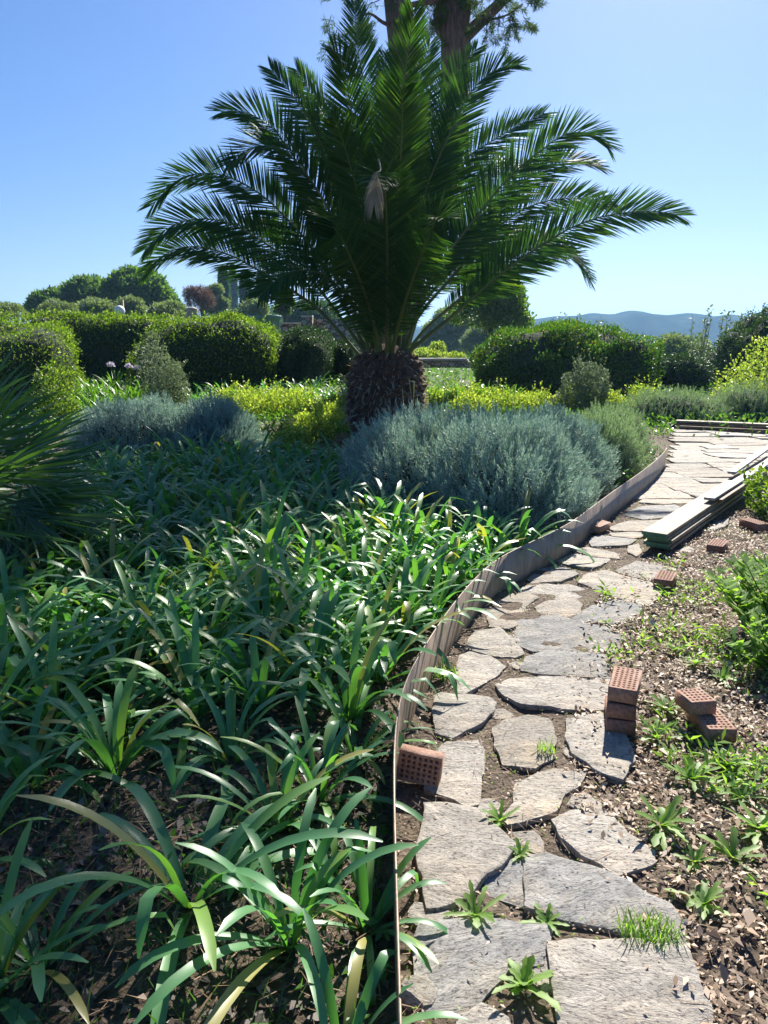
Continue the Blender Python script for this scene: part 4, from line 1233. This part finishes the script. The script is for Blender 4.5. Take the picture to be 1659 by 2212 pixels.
WE = [
 (1125, 1855, .55, 3, 'small weed rosette at the top of the crack in the long slab'),
 (1080, 1780, .7, 0, 'small upright weed between the big pale slab and the slanting slab'),
 (1130, 2140, .9, 5, 'leafy weed clump between the two nearest slabs'),
 (1180, 2000, .6, 2, 'little pale weed below the long blue slab'),
 (1028, 1985, .8, 1, 'weed with one upright leaf above the rounded near slab'),
 (1425, 1790, 1.15, 4, 'spreading dandelion like weed right of the twig strewn slab'),
 (1520, 1960, .95, 2, 'two leaved upright weed on the bare mulch at the right'),
 (1490, 1690, 1.0, 5, 'bright weed rosette below the pair of bricks, left one'),
 (1570, 1660, 1.1, 3, 'bright weed rosette just below the pair of bricks, right one'),
 (1640, 1800, 1.2, 4, 'weed rosette at the right edge halfway down the mulch'),
 (1600, 1730, 1.0, 1, 'weed rosette between the mulch bricks and the right edge'),
 (1440, 1540, .95, 3, 'weed growing between the brick stack and the brick pair'),
 (1420, 1600, .8, 0, 'weed in the shade right of the brick stack'),
 (1500, 1440, .8, 2, 'weed below the pale leafy plants, left side'),
 (1560, 1470, .8, 4, 'weed below the pale leafy plants, middle'),
 (1460, 1410, .7, 1, 'weed above the brick stack on the mulch'),
 (1555, 1240, .6, 0, 'tiny weed in front of the middle lone brick'),
 (1580, 1860, .9, 0, 'weed beside the right edge of the mulch, below the rosettes'),
 (1500, 1870, .7, 3, 'small weed on the mulch above the two leaved one'),
 (955, 1470, .6, 5, 'grassy weed at the foot of the edging near the wedge shaped slab'),
]
for px, py, s, mi, lab in WE:
    p = G(px, py); o = obj('weed', RO[mi], loc=(p.x, p.y, .01)); o.scale = (s * (.85 + .3 * (px % 7) / 7), s, s * (.8 + .5 * (py % 5) / 5)); o.rotation_euler = (.12 * math.sin(px), .12 * math.cos(py), px * .7)
    setp(o, lab, 'weed', 'weeds along the path')

def tuft(seed, n, L, spread, W=.0035):
    rs = np.random.RandomState(seed); mb = MB()
    for i in range(n):
        az = rs.uniform(0, 6.28); r = spread * math.sqrt(rs.uniform())
        S = strap(rs, (math.cos(az) * r, math.sin(az) * r * .6, 0), rs.uniform(0, 6.28), L * rs.uniform(.5, 1.1), W, rs.uniform(.8, 1.5), rs.uniform(.2, 1.4), 4, 0, .1)
        V = S.reshape(-1, 3); q = []
        for j in range(4):
            a = j * 3; q += [(a, a + 1, a + 4, a + 3), (a + 1, a + 2, a + 5, a + 4)]
        mb.add(V, q)
    me = mb.mesh('grass_blades', True); me.materials.append(M['weed']); return me
p = G(1400, 2035); setp(obj('grass_tuft', tuft(1, 260, .060, .075, .003), loc=(p.x, p.y, .01)), 'dense bright grass tuft at the top edge of the near right slab', 'grass tuft')
p = G(1180, 1630); setp(obj('grass_tuft', tuft(2, 40, .06, .04), loc=(p.x, p.y, .01)), 'thin grass tuft between the round tan slab and the half shaded slab', 'grass tuft')
p = G(975, 1470); setp(obj('grass_tuft', tuft(3, 60, .10, .06), loc=(p.x - .03, p.y, .01)), 'green grass tuft at the foot of the curved edging', 'grass tuft')

# ------------------------------------------------------------------ litter, needles, moss herbs (uncountable)
def onstone(X, Y):
    m = np.zeros(len(X), bool)
    for P in PATHPOLYS: m |= inpoly(X, Y, P)
    return m
def litter(name, label, n, box, size, asp, mat, seed, keep=None, stone_keep=.08, zr=(.004, .02), tilt=.35, clump=0.0):
    rs = np.random.RandomState(seed)
    X = rs.uniform(box[0], box[1], n); Y = box[2] + (box[3] - box[2]) * rs.uniform(0, 1, n) ** 1.25
    ok = np.ones(n, bool)
    if keep is not None: ok &= keep(X, Y)
    if clump: ok &= (lump(np.random.RandomState(seed + 9), 10, (4, 14))(np.stack([X, Y, X * 0], 1)) > clump - rs.uniform(0, .8, n))
    X, Y = X[ok], Y[ok]; st = onstone(X, Y); k2 = (~st) | (rs.uniform(0, 1, len(X)) < stone_keep)
    X, Y, st = X[k2], Y[k2], st[k2]; n = len(X)
    Z = zt(X, Y) + lf(np.stack([X, Y, X * 0], 1)) * .007 + lf2(np.stack([X, Y, X * 0], 1)) * .006 + rs.uniform(zr[0], zr[1], n); Z = np.where(st, np.maximum(Z, .031), Z)
    a = rs.uniform(0, 6.28, n)
    D = np.stack([np.cos(a), np.sin(a), rs.normal(size=n) * tilt], 1); S = np.stack([-np.sin(a), np.cos(a), rs.normal(size=n) * tilt], 1)
    L = rs.uniform(size[0], size[1], n)
    V, Q = leafquads(np.stack([X, Y, Z], 1), D, S, L, L * asp, .22)
    o = obj(name, mesh_np(name, V, Q), M[mat]); return setp(o, label, 'ground litter', kind='stuff')
notbed = lambda X, Y: X > edge_x(Y) + .01
bed = lambda X, Y: X < edge_x(Y) - .01
mulch = lambda X, Y: X > edge_x(Y) + .62 + .03 * np.sin(Y * 5) + np.maximum(0, Y - 6) * .3
litter('leaf_litter', 'pale and brown dead leaves and bark chips covering the ground right of the path', 60000, (.5, 3.6, .9, 6.5), (.010, .038), .42, 'litter', 1, mulch, .12)
litter('leaf_litter', 'crumbs of dead leaf in the joints between the path slabs', 30000, (0, 3.2, .9, 8), (.005, .020), .45, 'litter', 2, notbed, .05)
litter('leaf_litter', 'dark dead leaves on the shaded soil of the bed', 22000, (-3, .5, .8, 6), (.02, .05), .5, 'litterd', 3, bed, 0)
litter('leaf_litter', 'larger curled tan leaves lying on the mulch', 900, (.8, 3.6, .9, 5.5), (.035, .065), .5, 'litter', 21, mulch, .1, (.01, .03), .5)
litter('ground_herbs', 'taller loose green weeds in patches on the mulch', 16000, (1.0, 3.8, 1.2, 4.6), (.03, .08), .2, 'weed', 22, mulch, 0, (.0, .06), 1.1, clump=.95)
litter('pine_needles', 'dry brown pine needles and thin twigs scattered over the path', 5200, (0, 2.6, .9, 5), (.04, .12), .022, 'needles', 4, notbed, .22, (.012, .03), .12, clump=.3)
litter('pine_needles', 'dry grass stalks on the shaded soil of the bed', 5000, (-3, .4, .8, 4), (.05, .14), .03, 'needles', 5, bed, 0, (.012, .04), .3)
litter('ground_herbs', 'tiny green herbs and moss in the path joints', 16000, (0, 3.0, .9, 8), (.006, .016), .5, 'weed', 6, notbed, .01, (.004, .022), .9, clump=.8)
litter('ground_herbs', 'low green herbs spreading over the mulch at the right', 26000, (1.0, 3.8, 1.2, 5.0), (.014, .045), .36, 'weed', 7, mulch, 0, (.01, .06), .9, clump=.7)
litter('ground_herbs', 'sparse grass blades on the dark soil at the lower left', 6500, (-2.2, 0, .8, 3), (.04, .11), .05, 'weedd', 23, bed, 0, (.0, .03), 1.6)
litter('ground_herbs', 'low dark herbs between the agapanthus', 16000, (-4, .4, .8, 8), (.012, .045), .45, 'weedd', 8, bed, 0, (.01, .09), .9, clump=.2)
litter('ground_herbs', 'low green growth between the lavender bushes and the palm', 20000, (-6, 3.6, 7.5, 12.5), (.02, .06), .45, 'weedd', 10, bed, 0, (.01, .22), 1.0)
litter('ground_herbs', 'short green growth of the sunny ground behind the bed', 42000, (-11, 11, 11.5, 22), (.04, .12), .35, 'agalit', 11, None, 0, (.01, .2), 1.2)

# ------------------------------------------------------------------ walls
def wallbox(name, label, a, b, th, zb, zh, cap=.0, capw=.06, cat='wall'):
    d = (b - a); L = d.length; ang = math.atan2(d.y, d.x); c = (a + b) / 2
    t = MB(); nx_, nz_ = max(2, int(L / .35)), max(2, int(zh / .25)); 
    rs = np.random.RandomState(int(L * 100)); V = []
    t.box((0, 0, zh / 2), (L, th, zh))
    o = t.obj(name, M['wall'], loc=(c.x, c.y, zb)); o.rotation_euler = (0, 0, ang); setp(o, label, cat)
    if cap:
        m = MB(); k = max(1, int(L / 1.1)); 
        for i in range(k):
            w_ = L / k
            m.box((-L / 2 + (i + .5) * w_, 0, zh + cap / 2 + .002), (w_ - .012, th + capw * 2, cap))
        m.obj('coping', M['cap'], o)
    return o
V3 = lambda x, y: Vector((x, y, 0))
a0 = A(880, 775, 27); b0_ = A(2100, 770, 27)
wallbox('garden_wall', 'long low stone wall with pale flat coping along the terrace edge', V3(.6, 27), V3(21, 26.5), .4, -.3, 1.03, .08)
wy = 25.0
xa, xb = A(665, 700, wy).x, A(790, 700, wy).x
wallbox('garden_wall', 'tall sunlit rubble stone wall ending left of the palm', V3(xa, wy), V3(xb + .6, wy - .4), .4, 0, A(700, 690, wy).z, .0)
wallbox('gate_pillar', 'square pale stone pillar at the end of the rubble wall', V3(A(652, 700, 24.6).x, 24.6), V3(A(676, 700, 24.6).x, 24.6), .42, 0, A(660, 686, 24.6).z, .06, .02, 'pillar')
wallbox('garden_wall', 'lower stretch of stone wall left of the pillar', V3(A(596, 700, 26).x, 26), V3(A(652, 700, 26).x, 26), .4, 0, A(620, 700, 26).z, .05)
# urn, clay pot, white globe, yellow post above the hedge
def lathe(prof, seg=20):
    m = MB(); m.tube([(0, 0, z) for z, r in prof], [r for z, r in prof], seg); return m
u = A(573, 694, 22)
o = lathe([(0, .2), (.1, .26), (.5, .36), (.9, .42), (1.15, .40), (1.22, .46), (1.28, .46), (1.28, .38)]).obj('urn', M['urn'], smoothf=False, loc=(u.x, 22, u.z - 1.12))
setp(o, 'big pale green glazed urn showing above the clipped bush', 'urn')
u = A(415, 672, 24)
o = lathe([(0, .25), (1.6, .28), (1.75, .22), (1.85, .3), (2.0, .24), (2.15, .16), (2.25, .20), (2.32, .08)]).obj('stone_finial', M['terra'], loc=(u.x, 24, u.z - 2.2))
setp(o, 'weathered stone finial poking above the hedge', 'finial')
u = A(258, 672, 24)
m = lathe([(-1.6, .04), (-.17, .04), (-.15, .08), (-.09, .145), (0, .17), (.09, .145), (.15, .08), (.17, .02)])
setp(m.obj('globe_lamp', M['white'], smoothf=True, loc=(u.x, 24, u.z)), 'white round globe just above the hedge, left of the finial', 'lamp')
u = A(264, 648, 24.5)
m = MB(); m.tube([(0, 0, -2), (0, 0, 0)], [.04, .04], 8); setp(m.obj('wooden_post', M['post'], loc=(u.x, 24.5, u.z)), 'thin yellow post beside the white globe', 'post')

# ------------------------------------------------------------------ far trees
def puffs(rs, centers, radii, n, L, W, flat=.75, droop=0):
    tot = sum(r ** 2 for r in radii); Ps = []; Ds = []
    for c, r in zip(centers, radii):
        k = int(n * r * r / tot); D = rnd_dirs(rs, k, -.7); fn = lump(rs, 6, (3, 7))
        R = r * (1 + .14 * fn(D)) * (1 - .5 * rs.uniform(0, 1, k) ** 2)
        Ps.append(np.array(c) + D * R[:, None] * np.array([1, 1, flat])); Ds.append(unit(D + rs.normal(size=(k, 3)) * .7 + np.array([0, 0, .3 - droop])))
    P = np.concatenate(Ps); D = np.concatenate(Ds)
    return leafquads(P, D, rs.normal(size=P.shape), L * rs.uniform(.6, 1.3, len(P)), W * rs.uniform(.7, 1.2, len(P)))
def tree(name, label, x0, x1, yt, yb, Y, mat, seed, n=7000, L=.3, W=.16, npuff=14, group=None, flat=.75, zb=None, cat='tree', bark='barkg', shape='dome'):
    rs = np.random.RandomState(seed)
    ca = A(x0, yt, Y); cb = A(x1, yb, Y); W_ = (cb.x - ca.x); H = ca.z - cb.z; cx = (ca.x + cb.x) / 2
    zb = float(zt(cx, Y)) if zb is None else zb
    zb -= .3
    root = empty(name, (cx, Y, zb), label, cat, group)
    C, R = [], []
    for i in range(npuff):
        a = rs.uniform(0, 6.28); r = math.sqrt(rs.uniform(0, 1)); 
        pr = W_ * rs.uniform(.10, .24)
        pr = min(pr, H * .45)
        x = math.cos(a) * r * (W_ / 2 - pr); yy = math.sin(a) * r * (W_ / 2 - pr) * .8
        hz = (1 - r * r) if shape == 'dome' else rs.uniform(.4, 1)
        z = cb.z - zb + pr * .6 + (H - pr * 1.25) * (hz * .75 + .25 * rs.uniform(0, 1))
        C.append((x, yy, z)); R.append(pr)
    V, Q = puffs(rs, C, R, n, L, W, flat)
    obj('crown', mesh_np('crown', V, Q), M[mat], root)
    m = MB(); top = max(c[2] for c in C); tr = max(.08, W_ * .03)
    m.tube([(0, 0, 0), (W_ * .02, 0, top * .4), (0, 0, top * .75)], [tr, tr * .75, tr * .35], 8)
    for i in range(min(8, npuff)):
        c = C[i]; m.tube([(W_ * .015, 0, top * .32), (c[0] * .5, c[1] * .5, c[2] * .75), c], [tr * .45, tr * .3, tr * .08], 6)
    m.obj('trunk', M[bark], root, True)
    return root
tg = 'umbrella pines on the left skyline'
tree('pine_tree', 'broad umbrella pine, highest and rightmost of the left skyline group', 200, 384, 580, 690, 62, 'pinec', 1, 34000, .42, .2, 60, tg)
tree('pine_tree', 'middle pine of the left skyline group, dense and dark', 105, 275, 600, 695, 64, 'pinec', 2, 28000, .42, .2, 50, tg)
tree('pine_tree', 'leftmost lower pine of the left skyline group', 48, 165, 624, 695, 62, 'pinec', 3, 16000, .42, .2, 34, tg)
og = 'olive trees behind the hedge'
tree('olive_tree', 'pale olive tree at the far left behind the round bush', -60, 70, 650, 700, 34, 'olive', 4, 6000, .14, .05, 12, og)
tree('olive_tree', 'olive tree below the leftmost pine', 75, 175, 645, 705, 40, 'olive', 5, 9000, .18, .07, 20, og)
tree('olive_tree', 'olive tree below the middle pine', 155, 258, 640, 705, 44, 'olive', 6, 9000, .19, .07, 20, og)
tree('olive_tree', 'olive tree below the umbrella pine, next to the yellow post', 238, 335, 640, 705, 44, 'olive', 7, 9000, .19, .07, 20, og)
tree('olive_tree', 'green olive tree between the yellow post and the stone finial', 310, 420, 648, 705, 42, 'olive', 8, 9000, .19, .07, 20, og)
tree('bare_tree', 'reddish brown half bare tree left of the cypresses', 395, 470, 606, 690, 48, 'redtree', 9, 5000, .26, .03, 14, None, shape='x')
tree('leafy_tree', 'grey green tree between the reddish tree and the cypresses', 430, 500, 612, 700, 60, 'olive', 10, 7000, .25, .1, 24)
def cypress(label, x, w_, yt, Y, seed):
    rs = np.random.RandomState(seed); p = A(x, 730, Y); top = A(x, yt, Y).z; zb = float(zt(p.x, Y)) - .2; H = top - zb; r0 = w_ / FPX * Y / 2
    root = empty('cypress_tree', (p.x, Y, zb), label, 'cypress', 'tall cypresses behind the hedge')
    n = 7000; t = rs.uniform(0, 1, n) ** .8; a = rs.uniform(0, 6.28, n)
    fn = lump(rs, 8, (2, 9))
    R = r0 * np.interp(t, [0, .08, .4, .75, .93, 1], [.5, .9, 1, .75, .35, .03]) * (1 + .16 * fn(np.stack([np.cos(a), np.sin(a), t * 8], 1))) * (1 - .35 * rs.uniform(0, 1, n) ** 2)
    P = np.stack([np.cos(a) * R, np.sin(a) * R, .3 + t * (H - .4)], 1)
    D = np.stack([np.cos(a) * .4, np.sin(a) * .4, np.ones(n)], 1) + rs.normal(size=(n, 3)) * .25
    V, Q = leafquads(P, D, rs.normal(size=(n, 3)), .6, .22)
    obj('crown', mesh_np('crown', V, Q), M['cyp'], root)
    m = MB(); m.tube([(0, 0, 0), (0, 0, H * .5), (0, 0, H * .9)], [.18, .12, .03], 7); m.obj('trunk', M['barkg'], root, True)
for k, (x, w_, yt, Y, lab) in enumerate([(488, 16, 582, 80, 'thin dark cypress, leftmost of the row'), (508, 18, 573, 150, 'tall hazy cypress second from the left'),
        (534, 20, 590, 88, 'stout cypress third from the left'), (568, 21, 592, 96, 'broad cypress under the palm fronds, fourth from the left'), (606, 16, 610, 130, 'hazy cypress nearest the stone pillar')]):
    cypress(lab, x, w_, yt, Y, 20 + k)
tree('leafy_tree', 'yellow green tree seen through the palm fronds left of the trunk', 590, 640, 600, 700, 40, 'dome', 31, 5000, .2, .12, 10)
tree('leafy_tree', 'hazy grey tree at the foot of the cypresses', 500, 600, 650, 700, 52, 'olive', 32, 5000, .22, .09, 10)
tree('leafy_tree', 'dark hazy tree behind the rubble wall left of the palm', 600, 760, 640, 740, 70, 'treeg', 33, 8000, .35, .16, 14)
tree('oak_tree', 'oak crown showing behind the lower right palm fronds', 965, 1148, 550, 730, 32, 'hedge', 34, 12000, .17, .11, 34)
tree('leafy_tree', 'tall dark tree right behind the palm trunk', 900, 1045, 664, 800, 75, 'olive', 35, 12000, .45, .22, 26)
tree('leafy_tree', 'hazy willow green tree beyond the low wall', 985, 1120, 694, 800, 62, 'olive', 36, 12000, .34, .14, 24)
tree('leafy_tree', 'lower hazy tree right of the willow green one', 1080, 1150, 692, 800, 85, 'treeg', 37, 5000, .4, .18, 10)
tree('leafy_tree', 'golden scrubby tree just over the low wall right of the palm', 880, 1010, 738, 800, 34, 'yellow', 38, 6000, .13, .07, 12, zb=-1.2)
tree('leafy_tree', 'pale golden bush over the wall between the dome shaped shrub and the tall shrub', 1395, 1545, 716, 790, 36, 'olive', 39, 8000, .14, .07, 14, zb=-1.4)
tree('leafy_tree', 'pale bush over the wall at the right edge', 1560, 1720, 672, 790, 30, 'grey', 40, 8000, .12, .06, 16, zb=-1)
rs = np.random.RandomState(66); C = []; R = []
for i in range(260):
    Yv = rs.uniform(110, 420); xv = rs.uniform(-.2, .75) * Yv
    C.append((xv, Yv, float(zt(xv, Yv)) + 2)); R.append(rs.uniform(3.5, 7))
V, Q = puffs(rs, C, R, 60000, 1.2, .7)
setp(obj('woodland', mesh_np('woodland', V, Q), M['treeg']), 'far off woods filling the valley below the hills', 'woodland', kind='stuff')

# ------------------------------------------------------------------ tall pines behind the palm
def pine(label, trunkpts, radii, branches, Y, seed, crown, n_cl):
    rs = np.random.RandomState(seed)
    b = A(*trunkpts[0], Y); root = empty('pine_tree', (b.x, Y, float(zt(b.x, Y))), label, 'pine tree', 'tall pines behind the palm'); off = Vector(root.location)
    m = MB(); pts = [A(x, y_, Y) - off for x, y_ in trunkpts]
    d = (pts[-1] - pts[-2]).normalized()
    pts = [Vector((pts[0].x, 0, -.3))] + pts + [pts[-1] + d * 2.5, pts[-1] + d * 5.0 + Vector((.3, 0, 0))]
    rr2 = [radii[0] * 1.25] + list(radii) + [radii[-1] * .7, radii[-1] * .35]
    cs, _ = bez(pts, 40); rq = np.interp(np.linspace(0, 1, 40), np.linspace(0, 1, len(rr2)), rr2)
    rq = rq * (1 + .05 * rs.normal(size=40))
    m.tube([Vector(c) for c in cs], list(rq), 20)
    m.obj('trunk', M['bark'], root, True)
    ends = []
    for br in branches:
        mm = MB(); bp = [A(x, y_, Y + dy) - off for x, y_, dy in br[0]]; c2, _ = bez(bp, 16)
        mm.tube([Vector(c) for c in c2], list(np.linspace(br[1], br[2], 16)), 10); mm.obj('branch', M['bark'], root, True); ends += [Vector(c2[i]) for i in (9, 12, 15)]
    # crown: limbs with needle sprays
    cc, cr = crown; cc = Vector(cc) - off
    P = []; 
    mm = MB(); tp = pts[-1]
    for i in range(n_cl):
        D = rnd_dirs(rs, 1, -.25)[0]; r = rs.uniform(.45, 1) ** .6
        q = cc + Vector((D[0] * cr[0] * r, D[1] * cr[1] * r, D[2] * cr[2] * r)); P.append(q)
        if i % 9 == 0: mm.tube([cc + Vector((0, 0, -cr[2] * .5)), cc * .5 + q * .5 + Vector((0, 0, -.2)), q], [.07, .045, .012], 5, False)
    mm.obj('limbs', M['bark'], root, True)
    # needle sprays seen in the photograph round the trunks
    for e in ends:
        for _ in range(7): P.append(e + Vector(rs.normal(size=3) * .3))
    P = np.array([list(p) for p in P]); nT = len(P); cc_ = np.array(list(cc))
    tw = unit((P - cc_) * np.array([1, 1, .3]) + rs.normal(size=(nT, 3)) * 1.2) * rs.uniform(.35, .6, (nT, 1)) + np.array([0, 0, .08])
    PP_ = []; DD_ = []
    for q in (.35, .6, .8, 1.0):
        for sgn in (-1, 0, 1):
            off_ = np.cross(tw, np.array([0, 0, 1.0])) * .35 * sgn * (1.1 - q * .6)
            PP_.append(np.repeat(P + tw * q + off_, 13, 0)); DD_.append(np.repeat(unit(tw + off_), 13, 0))
    PP_ = np.concatenate(PP_); DD_ = np.concatenate(DD_)
    V, Q = leafquads(PP_, DD_ * .7 + rs.normal(size=PP_.shape) * .55, rs.normal(size=PP_.shape), rs.uniform(.09, .15, len(PP_)), .012, .1, .5)
    a2, b2, c2_ = P, P + tw * .5 + np.array([0, 0, .01]), P + tw
    V2, Q2 = leafquads(P, tw, rs.normal(size=(nT, 3)), np.linalg.norm(tw, axis=1), .02, .3, .2)
    obj('twigs', mesh_np('twigs', V2, Q2), M['bark'], root)['kind'] = 'stuff'
    obj('needles', mesh_np('needles', V, Q), M['needle'], root)
    return root
pine('leaning reddish pine trunk rising behind the palm, left one', [(828, 780), (845, 500), (872, 140), (858, 0)], [.34, .31, .30, .27],
     [([(868, 60, 0), (830, 50, -.2), (800, 30, -.4), (770, 40, -.6)], .05, .01), ([(862, 20, 0), (900, 8, .2), (940, 2, .2), (975, -20, .2)], .06, .04)],
     17, 3, ((.3, 16.0, 12.3), (3.6, 3.4, 1.8)), 520)
pine('straight grey pine trunk with a side limb, right one', [(846, 780), (885, 600), (955, 400), (982, 220), (984, 0)], [.36, .34, .32, .31, .27],
     [([(990, 95, 0), (1012, 72, 0), (1045, 40, 0), (1085, 2, 0), (1120, -40, .2)], .14, .09), ([(975, 92, 0), (955, 70, .1), (946, 40, .1), (955, 0, .2), (960, -40, .3)], .13, .09),
      ([(1040, 45, 0), (1070, 40, -.3), (1100, 30, -.5), (1130, 8, -.6)], .03, .01)],
     17.6, 4, ((2.3, 18.5, 12.6), (2.7, 3.0, 1.7)), 380)

# ------------------------------------------------------------------ haze
hz = MB(); hz.box((0, 1550, 15), (6200, 3500, 150))
hm = bpy.data.materials.new('haze'); hm.use_nodes = True
hn = hm.node_tree; hn.nodes.remove(hn.nodes['Principled BSDF'])
pv = hn.nodes.new('ShaderNodeVolumePrincipled'); pv.inputs['Color'].default_value = (.34, .62, 1.0, 1); pv.inputs['Density'].default_value = .00045
pv.inputs['Anisotropy'].default_value = .35
hn.links.new(pv.outputs[0], hn.nodes['Material Output'].inputs['Volume'])
ho = hz.obj('haze', hm); setp(ho, 'thin blue air between the garden and the hills', 'haze', kind='stuff')
